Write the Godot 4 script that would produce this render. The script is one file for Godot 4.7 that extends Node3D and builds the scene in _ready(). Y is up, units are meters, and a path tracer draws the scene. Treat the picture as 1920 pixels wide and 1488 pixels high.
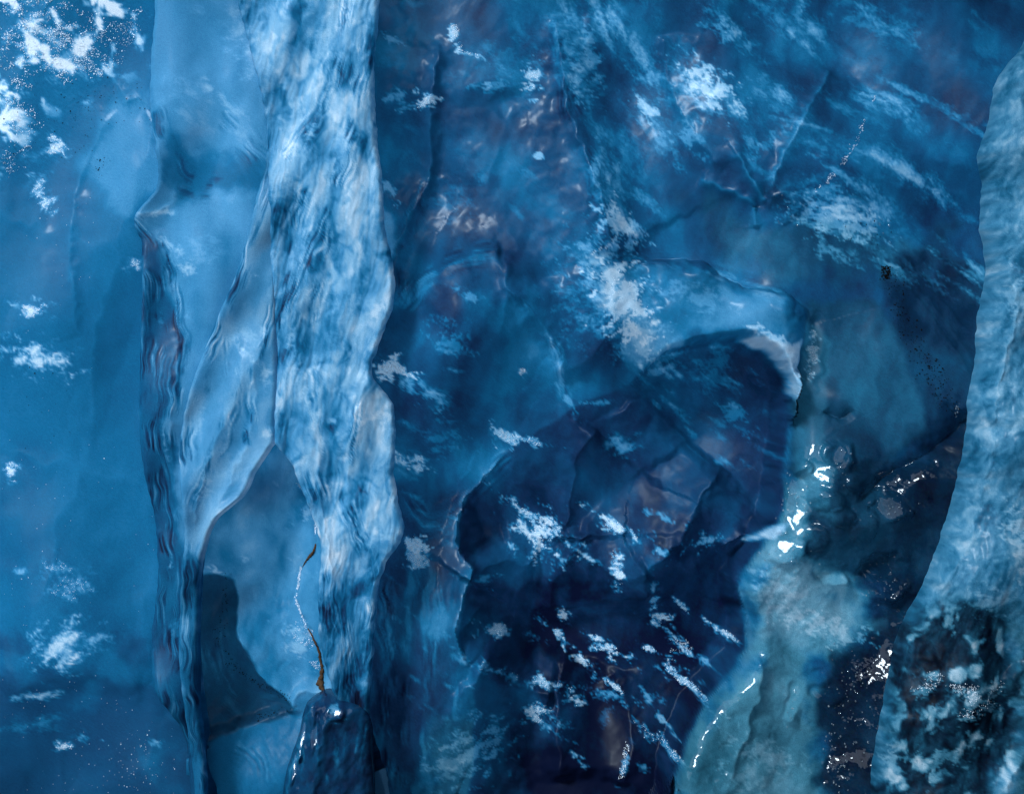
extends Node3D
# A wall of blue glacier ice inside an ice cave. 1 px of the 1920 px photograph is 2 mm on the wall plane.
const PX := 0.002
const AWAY := 7.0
const EYE := 1.6
const BLUE := [[0.0, 0.0055, 0.0100, 0.032], [0.15, 0.0085, 0.036, 0.096], [0.3, 0.008, 0.090, 0.200], [0.45, 0.013, 0.184, 0.355], [0.6, 0.080, 0.320, 0.540], [0.75, 0.250, 0.500, 0.690], [0.9, 0.550, 0.720, 0.840], [1.0, 0.820, 0.885, 0.935]]
const TEAL := [[0.0, 0.0030, 0.006, 0.011], [0.15, 0.006, 0.022, 0.038], [0.3, 0.016, 0.065, 0.100], [0.45, 0.032, 0.150, 0.215], [0.6, 0.085, 0.280, 0.370], [0.75, 0.210, 0.430, 0.530], [0.9, 0.500, 0.670, 0.750], [1.0, 0.780, 0.850, 0.890]]

static func fbm(freq: float, oct: int, seed_: int, ridged := false) -> FastNoiseLite:
	var n := FastNoiseLite.new()
	n.noise_type = FastNoiseLite.TYPE_SIMPLEX
	n.frequency = freq
	n.fractal_type = FastNoiseLite.FRACTAL_RIDGED if ridged else FastNoiseLite.FRACTAL_FBM
	n.fractal_octaves = oct
	n.seed = seed_
	return n

# ---------------------------------------------------------------- a sheet of ice: rows of points between two borders, with relief h (m) and bubble content b (0 clear .. 1 white)
class Sheet:
	var z0 := 0.0
	var zs := 0.0  # how far in front of z0 the sheet's outline stands
	var ya := 0.0
	var dy := 3.0
	var nv := 0
	var nu := 0
	var xl := PackedFloat32Array()
	var xr := PackedFloat32Array()
	var h := PackedFloat32Array()
	var b := PackedFloat32Array()
	var tl := PackedFloat32Array()
	var dirt := PackedFloat32Array()
	var part := PackedByteArray()
	var pos := PackedVector3Array()
	var nrm := PackedVector3Array()
	var col := PackedColorArray()
	var nA: FastNoiseLite
	var nB: FastNoiseLite
	var nC: FastNoiseLite
	var nR: FastNoiseLite
	var nS: FastNoiseLite

	static func ev(pts: Array, y: float) -> float:
		var n := pts.size()
		if y <= pts[0][0]:
			return pts[0][1]
		if y >= pts[n - 1][0]:
			return pts[n - 1][1]
		for k in n - 1:
			if y <= pts[k + 1][0]:
				var p0 = pts[maxi(k - 1, 0)]
				var p1 = pts[k]
				var p2 = pts[k + 1]
				var p3 = pts[mini(k + 2, n - 1)]
				var t: float = (y - p1[0]) / (p2[0] - p1[0])
				var d: float = p2[0] - p1[0]
				var m1: float = (p2[1] - p0[1]) / maxf(p2[0] - p0[0], 1e-3) * d
				var m2: float = (p3[1] - p1[1]) / maxf(p3[0] - p1[0], 1e-3) * d
				var t2 := t * t
				var t3 := t2 * t
				return (2 * t3 - 3 * t2 + 1) * p1[1] + (t3 - 2 * t2 + t) * m1 + (-2 * t3 + 3 * t2) * p2[1] + (t3 - t2) * m2
		return pts[n - 1][1]

	func setup(z: float, y_from: float, y_to: float, step: float, left: Array, right: Array, columns: int, base_b: float, base_t: float, jitter := 1.5, dense := 0.6) -> void:
		z0 = z
		ya = y_from
		dy = step
		nv = int((y_to - y_from) / step) + 1
		nu = columns
		nA = NA
		nB = NB
		nC = NC
		nR = NR
		nS = NA.duplicate()
		nS.fractal_octaves = 1
		for j in nv:
			var y := ya + j * dy
			xl.append(ev(left, y) + jitter * NB.get_noise_2d(y * 1.3, 17.0 + z * 100))
			xr.append(ev(right, y) + jitter * NB.get_noise_2d(y * 1.3, 91.0 + z * 100))
		for j in nv:
			x_min = minf(x_min, xl[j])
			x_max = maxf(x_max, xr[j])
		for i in nu:
			var u := float(i) / (nu - 1)
			G.append(lerpf(u, u * u * (3 - 2 * u), dense))
		fresh(base_b, base_t)

	var G := PackedFloat32Array()
	func fresh(base_b: float, base_t: float) -> void:
		h.resize(nu * nv)
		b.resize(nu * nv)
		tl.resize(nu * nv)
		dirt.resize(nu * nv)
		part.resize(nu * nv)
		b.fill(base_b)
		tl.fill(base_t)

	var NA: FastNoiseLite
	var NB: FastNoiseLite
	var NC: FastNoiseLite
	var NR: FastNoiseLite
	func noises(a, bb, c, r) -> void:
		NA = a; NB = bb; NC = c; NR = r

	func rows(y_from: float, y_to: float) -> Vector2i:
		return Vector2i(clampi(int(ceil((y_from - ya) / dy)), 0, nv), clampi(int(floor((y_to - ya) / dy)) + 1, 0, nv))

	func cols(j: int, x_from: float, x_to: float) -> Vector2i:
		var w := xr[j] - xl[j]
		return Vector2i(G.bsearch((x_from - xl[j]) / w), G.bsearch((x_to - xl[j]) / w, false))

	static func smooth(p: Array, n := 3) -> PackedVector2Array:
		var out := PackedVector2Array()
		for k in p.size() - 1:
			var a: Vector2 = p[maxi(k - 1, 0)]
			var c: Vector2 = p[k]
			var d: Vector2 = p[k + 1]
			var e: Vector2 = p[mini(k + 2, p.size() - 1)]
			for i in n:
				out.append(c.cubic_interpolate(d, a, e, float(i) / n))
		out.append(p[p.size() - 1])
		return out

	static func near(pl: PackedVector2Array, p: Vector2) -> Vector2:  # signed distance (right of the way the line runs, as seen, is positive), place along it 0..1
		var best := 1e12
		var side := 1.0
		var along := 0.0
		var n := pl.size() - 1
		for k in n:
			var a := pl[k]
			var ab := pl[k + 1] - a
			var ap := p - a
			var t := clampf(ap.dot(ab) / maxf(ab.length_squared(), 1e-6), 0.0, 1.0)
			var q := ap - ab * t
			var d := q.length_squared()
			if d < best:
				best = d
				side = 1.0 if ab.cross(ap) >= 0 else -1.0
				along = (k + t) / n
		return Vector2(sqrt(best) * side, along)

	static func box(pl: PackedVector2Array, m: float) -> Rect2:
		var r := Rect2(pl[0], Vector2.ZERO)
		for q in pl:
			r = r.expand(q)
		return r.grow(m)

	# signed distance to a closed outline (inside positive), on a lattice of 8 px
	var x_min := 1e6
	var x_max := -1e6
	var lat := PackedFloat32Array()
	var lat_o := Vector2.ZERO
	var lat_n := 0
	func lattice(rg: PackedVector2Array, r: Rect2) -> void:
		var ring := PackedVector2Array(rg)
		ring.append(rg[0])
		r = r.intersection(Rect2(x_min - 20, ya - 20, x_max - x_min + 40, nv * dy + 40))
		lat_o = r.position
		lat_n = int(r.size.x / 8.0) + 3
		var m := int(r.size.y / 8.0) + 3
		lat.resize(lat_n * m)
		for j in m:
			for i in lat_n:
				var q := lat_o + Vector2(i, j) * 8.0
				var d := absf(near(ring, q).x)
				lat[j * lat_n + i] = d if Geometry2D.is_point_in_polygon(q, rg) else -d

	func inside(x: float, y: float) -> float:
		var u := (x - lat_o.x) / 8.0
		var v := (y - lat_o.y) / 8.0
		var i := int(u)
		var j := int(v)
		u -= i
		v -= j
		var k := j * lat_n + i
		if k < 0 or i < 0 or i >= lat_n - 1 or k + lat_n + 1 >= lat.size():
			return -1e3
		return lerpf(lerpf(lat[k], lat[k + 1], u), lerpf(lat[k + lat_n], lat[k + lat_n + 1], u), v)

	# a ridge (or a groove) along a line; wn/wp: width to the negative / positive side; cusp: sharp crest; veil: pale crest, bubbles and thin-edge glow put into the colour
	func fold(points: Array, ht: float, wn: float, wp: float, cusp := true, veil := 0.0, taper := 0.12, wob := 5.0) -> void:
		var pl := smooth(points)
		var r := box(pl, 3.0 * maxf(wn, wp))
		var jr := rows(r.position.y, r.end.y)
		for j in range(jr.x, jr.y):
			var y := ya + j * dy
			var ir := cols(j, r.position.x, r.end.x)
			var dx := xr[j] - xl[j]
			for i in range(ir.x, ir.y):
				var x := xl[j] + G[i] * dx
				var q := Vector2(x + wob * nB.get_noise_2d(x, y), y + wob * nB.get_noise_2d(x + 500, y))
				var d := near(pl, q)
				var w := wp if d.x > 0 else wn
				var u := absf(d.x) / w
				if u > 3.0:
					continue
				var e := 1.0
				if taper > 0:
					e = smoothstep(0, taper, d.y) * smoothstep(0, taper, 1 - d.y)
				var f := exp(-u * 1.3) if cusp else exp(-u * u)
				h[j * nu + i] += ht * f * e
				if veil != 0.0 and absf(d.x) < 18:
					b[j * nu + i] += 1.8 * veil * exp(-absf(d.x) / 5.0) * e * (0.6 + 0.6 * nC.get_noise_2d(x, y))

	# raises (or sinks) a region by ht; each edge: [points, radius, round]; without edges the region ends in a cliff
	func plateau(region: Array, edges: Array, ht: float, ramp := Vector2.ZERO, wob := 4.0) -> void:
		var rg := smooth(region + [region[0]], 3)
		var r := box(rg, 10.0)
		var es := []
		for e in edges:
			es.append([smooth(e[0]), e[1], e[2]])
		var jr := rows(r.position.y, r.end.y)
		for j in range(jr.x, jr.y):
			var y := ya + j * dy
			var ir := cols(j, r.position.x, r.end.x)
			var dx := xr[j] - xl[j]
			var rise := 1.0 if ramp == Vector2.ZERO else smoothstep(ramp.x, ramp.y, y)
			if rise <= 0:
				continue
			for i in range(ir.x, ir.y):
				var x := xl[j] + G[i] * dx
				var q := Vector2(x + wob * nB.get_noise_2d(x, y), y + wob * nB.get_noise_2d(x + 500, y))
				if not Geometry2D.is_point_in_polygon(q, rg):
					continue
				var f := 1.0
				for e in es:
					var t: float = absf(near(e[0], q).x) / e[1]
					if t < 1:
						f = minf(f, sqrt(1 - (1 - t) * (1 - t)) if e[2] else t * t * (3 - 2 * t))
				h[j * nu + i] += ht * f * rise

	func bump(c: Vector2, rx: float, ry: float, ang: float, ht: float, cap := false) -> void:
		var m := maxf(rx, ry) * (1.0 if cap else 2.4)
		var jr := rows(c.y - m, c.y + m)
		var ca := cos(ang)
		var sa := sin(ang)
		for j in range(jr.x, jr.y):
			var y := ya + j * dy - c.y
			var ir := cols(j, c.x - m, c.x + m)
			var dx := xr[j] - xl[j]
			for i in range(ir.x, ir.y):
				var x := xl[j] + G[i] * dx - c.x
				var u := (x * ca + y * sa) / rx
				var v := (-x * sa + y * ca) / ry
				var d := u * u + v * v
				if cap:
					if d < 1:
						h[j * nu + i] += ht * sqrt(1 - d)
				elif d < 5.8:
					h[j * nu + i] += ht * exp(-d)

	# a patch of surface flattened and tilted to one side; slopes are metres per metre
	func facet(c: Vector2, rx: float, ry: float, ang: float, sx: float, sy: float, keep := 0.2) -> void:
		var m := maxf(rx, ry) * 1.7
		var jr := rows(c.y - m, c.y + m)
		var ca := cos(ang)
		var sa := sin(ang)
		var jc := clampi(int((c.y - ya) / dy), 0, nv - 1)
		var hc := h[jc * nu + clampi(G.bsearch((c.x - xl[jc]) / (xr[jc] - xl[jc])), 0, nu - 1)]
		for j in range(jr.x, jr.y):
			var y := ya + j * dy - c.y
			var ir := cols(j, c.x - m, c.x + m)
			var dx := xr[j] - xl[j]
			for i in range(ir.x, ir.y):
				var x := xl[j] + G[i] * dx - c.x
				var u := (x * ca + y * sa) / rx
				var v := (-x * sa + y * ca) / ry
				var d := sqrt(u * u + v * v)
				var f := 1.0 - smoothstep(0.8, 1.6, d + 0.4 * nB.get_noise_2d(x + c.x, y + c.y))
				if f > 0:
					var k := j * nu + i
					h[k] = lerpf(h[k], hc + (sx * x + sy * y) * PX, f * (1 - keep))

	# relief of noise: cells of sx by sy px turned by ang
	func rough(amp: float, sx: float, sy: float, ang: float, ridged := false, region: Array = [], soft := 60.0, offset := 0.0) -> void:
		var rg := PackedVector2Array(region)
		var r := Rect2(-3000, -3000, 9000, 9000) if region.is_empty() else box(rg, soft)
		var ca := cos(ang)
		var sa := sin(ang)
		if not region.is_empty():
			lattice(rg, r)
		var n := nR if ridged else nS if minf(sx, sy) > 60 else nA
		var jr := rows(r.position.y, r.end.y)
		for j in range(jr.x, jr.y):
			var y := ya + j * dy
			var ir := cols(j, r.position.x, r.end.x)
			var dx := xr[j] - xl[j]
			for i in range(ir.x, ir.y):
				var x := xl[j] + G[i] * dx
				var f := 1.0
				if not region.is_empty():
					f = smoothstep(-soft, soft, inside(x, y))
					if f <= 0:
						continue
				var wx := x + 6 * nB.get_noise_2d(x * 0.4, y * 0.4)
				h[j * nu + i] += amp * f * n.get_noise_2d((wx * ca + y * sa) / sx * 100 + offset, (-wx * sa + y * ca) / sy * 100 - offset)

	# bubble noise
	func mottle(amp: float, sx: float, sy: float, ang: float, sharp := 0.0, region: Array = [], soft := 60.0, offset := 0.0, warp := 9.0) -> void:
		var rg := PackedVector2Array(region)
		var r := Rect2(-3000, -3000, 9000, 9000) if region.is_empty() else box(rg, soft)
		var ca := cos(ang)
		var sa := sin(ang)
		if not region.is_empty():
			lattice(rg, r)
		var jr := rows(r.position.y, r.end.y)
		for j in range(jr.x, jr.y):
			var y := ya + j * dy
			var ir := cols(j, r.position.x, r.end.x)
			var dx := xr[j] - xl[j]
			for i in range(ir.x, ir.y):
				var x := xl[j] + G[i] * dx
				var f := 1.0
				if not region.is_empty():
					f = smoothstep(-soft, soft, inside(x, y))
					if f <= 0:
						continue
				var wx := x + warp * nB.get_noise_2d(x * 0.5, y * 0.5)
				var wy := y + warp * nB.get_noise_2d(x * 0.5 + 300, y * 0.5)
				var v := nC.get_noise_2d((wx * ca + wy * sa) / sx * 100 + offset, (-wx * sa + wy * ca) / sy * 100 + offset)
				if sharp > 0:
					v = smoothstep(0.12, 0.12 + 1.0 / sharp, v)
				b[j * nu + i] += amp * f * v

	# a band of fine strands that follow a line
	func strands(points: Array, wide: float, amount: float, fine := 4.0, bias := 0.0) -> void:
		var pl := smooth(points)
		var total := 0.0
		for k in pl.size() - 1:
			total += pl[k].distance_to(pl[k + 1])
		var r := box(pl, wide)
		var jr := rows(r.position.y, r.end.y)
		for j in range(jr.x, jr.y):
			var y := ya + j * dy
			var ir := cols(j, r.position.x, r.end.x)
			var dx := xr[j] - xl[j]
			for i in range(ir.x, ir.y):
				var x := xl[j] + G[i] * dx
				var q := Vector2(x + 7 * nB.get_noise_2d(x * 0.6, y * 0.5), y)
				var d := near(pl, q)
				var u := absf(d.x) / wide
				if u > 1.0:
					continue
				var w := (1 - u * u) * (1 - u * u) * smoothstep(0, 0.08, d.y) * smoothstep(0, 0.08, 1 - d.y)
				var v := nA.get_noise_2d(d.x / fine * 34, d.y * total * 0.55 + total) + 0.5 * nA.get_noise_2d(d.x / fine * 90, d.y * total * 1.3)
				w *= smoothstep(-0.35, 0.25, nC.get_noise_2d(x * 1.6, y * 0.9))
				b[j * nu + i] += amount * w * (v * 1.5 + bias)
				h[j * nu + i] += 0.0012 * w * v

	# lens shaped cells: lumps with thin seams between them
	func cells(amp_h: float, amp_b: float, sx: float, sy: float, ang: float, region: Array, soft := 40.0, seam := 0.0) -> void:
		var rg := PackedVector2Array(region)
		var r := box(rg, soft)
		lattice(rg, r)
		var n := FastNoiseLite.new()
		n.noise_type = FastNoiseLite.TYPE_CELLULAR
		n.cellular_return_type = FastNoiseLite.RETURN_DISTANCE2_SUB
		n.cellular_jitter = 0.9
		n.frequency = 0.01
		n.fractal_type = FastNoiseLite.FRACTAL_NONE
		n.seed = 7
		var ca := cos(ang)
		var sa := sin(ang)
		var jr := rows(r.position.y, r.end.y)
		for j in range(jr.x, jr.y):
			var y := ya + j * dy
			var ir := cols(j, r.position.x, r.end.x)
			var dx := xr[j] - xl[j]
			for i in range(ir.x, ir.y):
				var x := xl[j] + G[i] * dx
				var f := smoothstep(-soft, soft, inside(x, y))
				if f <= 0:
					continue
				var wx := x + 16 * nB.get_noise_2d(x * 0.6, y * 0.35)
				var wy := y + 20 * nB.get_noise_2d(x * 0.6 + 300, y * 0.35)
				var v := clampf(n.get_noise_2d((wx * ca + wy * sa) / sx * 100, (-wx * sa + wy * ca) / sy * 100) + 1.0, 0, 1)
				var k := j * nu + i
				h[k] += amp_h * f * (1 - (1 - v) * (1 - v))
				b[k] += amp_b * f * smoothstep(0.1, 0.7, v) - seam * f * (1 - smoothstep(0.0, 0.09, v))

	# a spray of soft elongated streaks over a region; the angle runs from a1 on its left to a2 on its right
	func streaks(region: Array, n: int, a1: float, a2: float, len1: float, len2: float, wide: float, amount: float, seed_: int, to := 0.97) -> void:
		var rg := PackedVector2Array(region)
		var r := box(rg, 0)
		var rng := RandomNumberGenerator.new()
		rng.seed = seed_
		for k in n:
			var q := Vector2(rng.randf_range(r.position.x, r.end.x), rng.randf_range(r.position.y, r.end.y))
			var l := rng.randf_range(len1, len2)
			var w := wide * rng.randf_range(0.5, 1.4)
			var am := amount * rng.randf_range(0.35, 1.0)
			var tw := rng.randf_range(-9, 9)
			if Geometry2D.is_point_in_polygon(q, rg):
				cloud(q, l, w, lerpf(a1, a2, (q.x - r.position.x) / r.size.x) + tw, am, 1.25, 0.6, to)

	# the bubble content of a region, with a ragged border
	func level(region: Array, to: float, teal: float, soft := 35.0, clip: Array = []) -> void:
		var rg := PackedVector2Array(region)
		var r := box(rg, soft * 2.2)
		var lat2 := PackedFloat32Array()
		if not clip.is_empty():
			lattice(PackedVector2Array(clip), r)
			lat2 = lat.duplicate()
		lattice(rg, r)
		var jr := rows(r.position.y, r.end.y)
		for j in range(jr.x, jr.y):
			var y := ya + j * dy
			var ir := cols(j, r.position.x, r.end.x)
			var dx := xr[j] - xl[j]
			for i in range(ir.x, ir.y):
				var x := xl[j] + G[i] * dx
				var d := inside(x, y)
				if d < -soft * 2.2:
					continue
				var w := smoothstep(-soft, soft, d + soft * 1.5 * nC.get_noise_2d(x * 0.8, y * 0.8))
				if w > 0 and not clip.is_empty():
					var keep := lat
					lat = lat2
					w *= smoothstep(-3.0, 3.0, inside(x, y))
					lat = keep
				if w > 0:
					b[j * nu + i] = lerpf(b[j * nu + i], to, w)
					tl[j * nu + i] = lerpf(tl[j * nu + i], teal, w)

	# a cloud of bubbles: fine branching grain with a ragged outline
	func cloud(c: Vector2, rx: float, ry: float, deg: float, amount: float, soft := 0.5, ragged := 0.9, to := 0.97) -> void:
		var ang := deg_to_rad(deg)
		var m := maxf(rx, ry) * 1.6
		var ca := cos(ang)
		var sa := sin(ang)
		var jr := rows(c.y - m, c.y + m)
		for j in range(jr.x, jr.y):
			var y := ya + j * dy - c.y
			var ir := cols(j, c.x - m, c.x + m)
			var dx := xr[j] - xl[j]
			for i in range(ir.x, ir.y):
				var x := xl[j] + G[i] * dx - c.x
				var p := x * ca + y * sa
				var q := -x * sa + y * ca
				var d := sqrt(p * p / (rx * rx) + q * q / (ry * ry))
				if d > 1.6:
					continue
				var g := nC.get_noise_2d(p * 2.0 + c.x, q * 3.4 + c.y) + 0.55 * nR.get_noise_2d(p * 5.0 + c.y, q * 7.0)
				var f := smoothstep(0.0, soft, 0.75 - d + ragged * g)
				var k := j * nu + i
				b[k] += (to - b[k]) * clampf(amount * f, 0, 1)

	func roll(radius_l: float, depth_l: float, radius_r: float, depth_r: float, radius_t := 0.0, depth_t := 0.0, radius_b := 0.0, depth_b := 0.0) -> void:
		for j in nv:
			var dx := xr[j] - xl[j]
			var vt := j * dy
			var vb := (nv - 1 - j) * dy
			for i in nu:
				var k := j * nu + i
				for s in [[G[i] * dx, radius_l, depth_l], [(1 - G[i]) * dx, radius_r, depth_r], [vt, radius_t, depth_t], [vb, radius_b, depth_b]]:
					if s[0] < s[1]:
						var t: float = 1 - s[0] / s[1]
						h[k] -= s[2] * (1 - sqrt(maxf(0.0, 1 - t * t)))

	func paint(region: Array, id: int) -> void:
		var rg := PackedVector2Array(region)
		var r := box(rg, 2.0)
		var jr := rows(r.position.y, r.end.y)
		for j in range(jr.x, jr.y):
			var y := ya + j * dy
			var ir := cols(j, r.position.x, r.end.x)
			var dx := xr[j] - xl[j]
			for i in range(ir.x, ir.y):
				if Geometry2D.is_point_in_polygon(Vector2(xl[j] + G[i] * dx, y), rg):
					part[j * nu + i] = id

	# small islands of one piece of ice go to their neighbour
	func tidy() -> void:
		var seen := PackedInt32Array()
		seen.resize(nu * nv)
		var groups := []
		for k in nu * nv:
			if seen[k] or k % nu == nu - 1 or k >= nu * (nv - 1):
				continue
			var id := part[k]
			groups.append([id, k, 0, -1])
			var n := groups.size()
			var stack := PackedInt32Array([k])
			seen[k] = n
			var count := 0
			var other := -1
			while stack.size():
				var a := stack[stack.size() - 1]
				stack.resize(stack.size() - 1)
				count += 1
				for d in [a - 1, a + 1, a - nu, a + nu]:
					if d < 0 or d >= nu * (nv - 1) or d % nu == nu - 1:
						continue
					if part[d] == id:
						if not seen[d]:
							seen[d] = n
							stack.append(d)
					else:
						other = part[d]
			groups[n - 1][2] = count
			groups[n - 1][3] = other
		var most := {}
		for g in groups:
			most[g[0]] = maxi(most.get(g[0], 0), g[2])
		for k in nu * nv:
			if seen[k]:
				var g = groups[seen[k] - 1]
				if g[2] < most[g[0]] and g[3] >= 0:
					part[k] = g[3]

	func place(x: float, y: float, z: float) -> Vector3:
		var s := PX * (AWAY - z0 - zs) / AWAY
		return Vector3((x - 960) * s, EYE - (y - 744) * s, z)

	static func ramp(r: Array, v: float) -> Vector3:
		for k in r.size() - 1:
			if v <= r[k + 1][0]:
				var t: float = clampf((v - r[k][0]) / (r[k + 1][0] - r[k][0]), 0, 1)
				return Vector3(lerpf(r[k][1], r[k + 1][1], t), lerpf(r[k][2], r[k + 1][2], t), lerpf(r[k][3], r[k + 1][3], t))
		return Vector3(r[-1][1], r[-1][2], r[-1][3])

	func finish_colour() -> void:
		var blue := PackedVector3Array()
		var teal := PackedVector3Array()
		for k in 257:
			blue.append(ramp(BLUE, k / 256.0))
			teal.append(ramp(TEAL, k / 256.0))
		col.resize(nu * nv)
		for k in nu * nv:
			var v := int(clampf(b[k], 0, 1) * 256)
			var c := blue[v].lerp(teal[v], clampf(tl[k], 0, 1))
			if dirt[k] > 0:
				c = c.lerp(Vector3(0.012, 0.011, 0.010), clampf(dirt[k], 0, 1))
			col[k] = Color(c.x, c.y, c.z)

	func finish_points() -> void:
		pos.resize(nu * nv)
		nrm.resize(nu * nv)
		for j in nv:
			var y := ya + j * dy
			var dx := xr[j] - xl[j]
			for i in nu:
				pos[j * nu + i] = place(xl[j] + G[i] * dx, y, z0 + h[j * nu + i])
		for j in nv:
			var ju := maxi(j - 1, 0) * nu
			var jd := mini(j + 1, nv - 1) * nu
			for i in nu:
				var a := pos[j * nu + mini(i + 1, nu - 1)] - pos[j * nu + maxi(i - 1, 0)]
				var c := pos[ju + i] - pos[jd + i]
				nrm[j * nu + i] = a.cross(c).normalized()

	func at(x: float, y: float) -> Array:  # [point, normal] of the surface at a place of the wall
		var j := clampi(int(round((y - ya) / dy)), 0, nv - 1)
		var i := clampi(G.bsearch((x - xl[j]) / (xr[j] - xl[j])), 0, nu - 1)
		var k := j * nu + i
		var p := place(x, y, pos[k].z)
		return [p, nrm[k]]

	func mesh(id: int, origin: Vector3, back := 0.0) -> ArrayMesh:
		var map := PackedInt32Array()
		map.resize(nu * nv)
		map.fill(-1)
		var vs := PackedVector3Array()
		var ns := PackedVector3Array()
		var cs := PackedColorArray()
		var ix := PackedInt32Array()
		for j in nv - 1:
			for i in nu - 1:
				var a := j * nu + i
				if part[a] != id:
					continue
				var q := [a, a + 1, a + nu + 1, a + nu]
				for n in 4:
					if map[q[n]] < 0:
						map[q[n]] = vs.size()
						vs.append(pos[q[n]] - origin)
						ns.append(nrm[q[n]])
						cs.append(col[q[n]])
				ix.append_array([map[a], map[a + 1], map[a + nu + 1], map[a], map[a + nu + 1], map[a + nu]])
		if back > 0:  # the flanks of the body, going back into the ice
			for side in 4:
				var n := nv if side < 2 else nu
				var first := vs.size()
				for s in n:
					var k: int = s * nu if side == 0 else s * nu + nu - 1 if side == 1 else s if side == 2 else (nv - 1) * nu + s
					var out: Vector3 = [Vector3.LEFT, Vector3.RIGHT, Vector3.UP, Vector3.DOWN][side]
					for d in 4:
						vs.append(pos[k] - origin - out * back * 0.14 * d - Vector3(0, 0, back * d / 3.0))
						ns.append((nrm[k] + out * (1.0 if d == 0 else 6.0)).normalized())
						cs.append(col[k])
				for s in n - 1:
					var k: int = s * nu if side == 0 else s * nu + nu - 2 if side == 1 else s if side == 2 else (nv - 2) * nu + s
					if part[k] != id:
						continue
					for d in 3:
						var a := first + s * 4 + d
						var q := [a, a + 4, a + 5, a + 1] if side == 0 or side == 3 else [a, a + 1, a + 5, a + 4]
						ix.append_array([q[0], q[1], q[2], q[0], q[2], q[3]])
		var arr := []
		arr.resize(Mesh.ARRAY_MAX)
		arr[Mesh.ARRAY_VERTEX] = vs
		arr[Mesh.ARRAY_NORMAL] = ns
		arr[Mesh.ARRAY_COLOR] = cs
		arr[Mesh.ARRAY_INDEX] = ix
		var m := ArrayMesh.new()
		if ix.size():
			m.add_surface_from_arrays(Mesh.PRIMITIVE_TRIANGLES, arr)
		return m

	func middle(id: int) -> Vector3:
		var lo := Vector3.INF
		var hi := -Vector3.INF
		for k in range(0, nu * nv, 3):
			if part[k] == id:
				lo = lo.min(pos[k])
				hi = hi.max(pos[k])
		return Vector3((lo.x + hi.x) / 2, lo.y, (lo.z + hi.z) / 2)

var NA := fbm(0.01, 3, 11)
var NB := fbm(0.02, 2, 23)
var NC := fbm(0.01, 5, 37)
var NR := fbm(0.01, 3, 53, true)
var M := {}
var taken := {}

func sheet(z: float, ya: float, yb: float, step: float, left: Array, right: Array, columns: int, b: float, t: float, jitter := 1.5, dense := 0.6) -> Sheet:
	var s := Sheet.new()
	s.noises(NA, NB, NC, NR)
	s.setup(z, ya, yb, step, left, right, columns, b, t, jitter, dense)
	return s

func work(jobs: Array) -> void:
	for job in jobs:
		var t := Time.get_ticks_msec()
		job[1].call(job[0])
		job[0].finish_colour()
		job[0].finish_points()
		job[0].tidy()
		print("sheet ", job[0].nu * job[0].nv, " points ", Time.get_ticks_msec() - t, " ms")

func numbered(called: String) -> String:
	taken[called] = taken.get(called, -1) + 1
	return called if taken[called] == 0 else "%s_%03d" % [called, taken[called]]

func tag(o: Node, label: String, category: String, group := "", kind := "") -> void:
	o.set_meta("label", label)
	if category: o.set_meta("category", category)
	if group: o.set_meta("group", group)
	if kind: o.set_meta("kind", kind)

func thing(called: String, label: String, category: String, where := Vector3.ZERO, group := "") -> Node3D:
	var o := Node3D.new()
	o.name = numbered(called)
	add_child(o)
	o.position = where
	tag(o, label, category, group)
	return o

func piece(called: String, mesh: Mesh, m: Material, parent: Node, where := Vector3.ZERO) -> MeshInstance3D:
	var o := MeshInstance3D.new()
	o.name = called if parent != self else numbered(called)
	o.mesh = mesh
	o.material_override = m
	parent.add_child(o, true)
	o.position = where
	return o

# the parts [id, name, material] of a sheet become the children of one thing
func ice(called: String, label: String, category: String, s: Sheet, parts: Array, back := 0.0) -> Node3D:
	var base: Vector3 = s.middle(parts[0][0])
	var o := thing(called, label, category, base)
	for p in parts:
		var m := s.mesh(p[0], base, back)
		if m.get_surface_count():
			var q := piece(p[1], m, p[2], o)
			if p.size() > 3:
				q.set_meta("label", p[3])
	return o

func noise_tex(freq: float, oct: int, seed_: int, size := 512) -> NoiseTexture2D:
	var t := NoiseTexture2D.new()
	t.noise = fbm(freq, oct, seed_)
	t.seamless = true
	t.width = size
	t.height = size
	return t

func speckle(freq: float, oct: int, seed_: int, low: float) -> NoiseTexture2D:
	var t := noise_tex(freq, oct, seed_)
	var g := Gradient.new()
	g.set_color(0, Color(low, low + (1 - low) * 0.25, low + (1 - low) * 0.4))
	g.set_color(1, Color.WHITE)
	g.set_offset(0, 0.14)
	g.set_offset(1, 0.7)
	t.color_ramp = g
	return t

func ice_material(called: String, rough_: float, bump: float, spec: float, tint: Texture2D, scale_: Vector3, coat := 0.0, shine := 0.24, glow := 0.8) -> StandardMaterial3D:
	var m := StandardMaterial3D.new()
	m.resource_name = called
	m.vertex_color_use_as_albedo = true
	m.albedo_texture = tint
	m.roughness = rough_
	m.metallic_specular = spec
	m.backlight_enabled = glow > 0
	m.backlight = Color(glow, glow, glow).linear_to_srgb()
	m.uv1_triplanar = true
	m.uv1_world_triplanar = true
	m.uv1_scale = scale_
	m.heightmap_enabled = bump > 0
	m.heightmap_texture = M.grain
	m.heightmap_scale = bump
	if coat > 0:
		m.clearcoat_enabled = true
		m.clearcoat = coat
		m.clearcoat_roughness = shine
	return m

func plain(called: String, c: Color, rough_ := 0.6, spec := 0.4) -> StandardMaterial3D:
	var m := StandardMaterial3D.new()
	m.resource_name = called
	m.albedo_color = c.linear_to_srgb()
	m.roughness = rough_
	m.metallic_specular = spec
	return m

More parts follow.
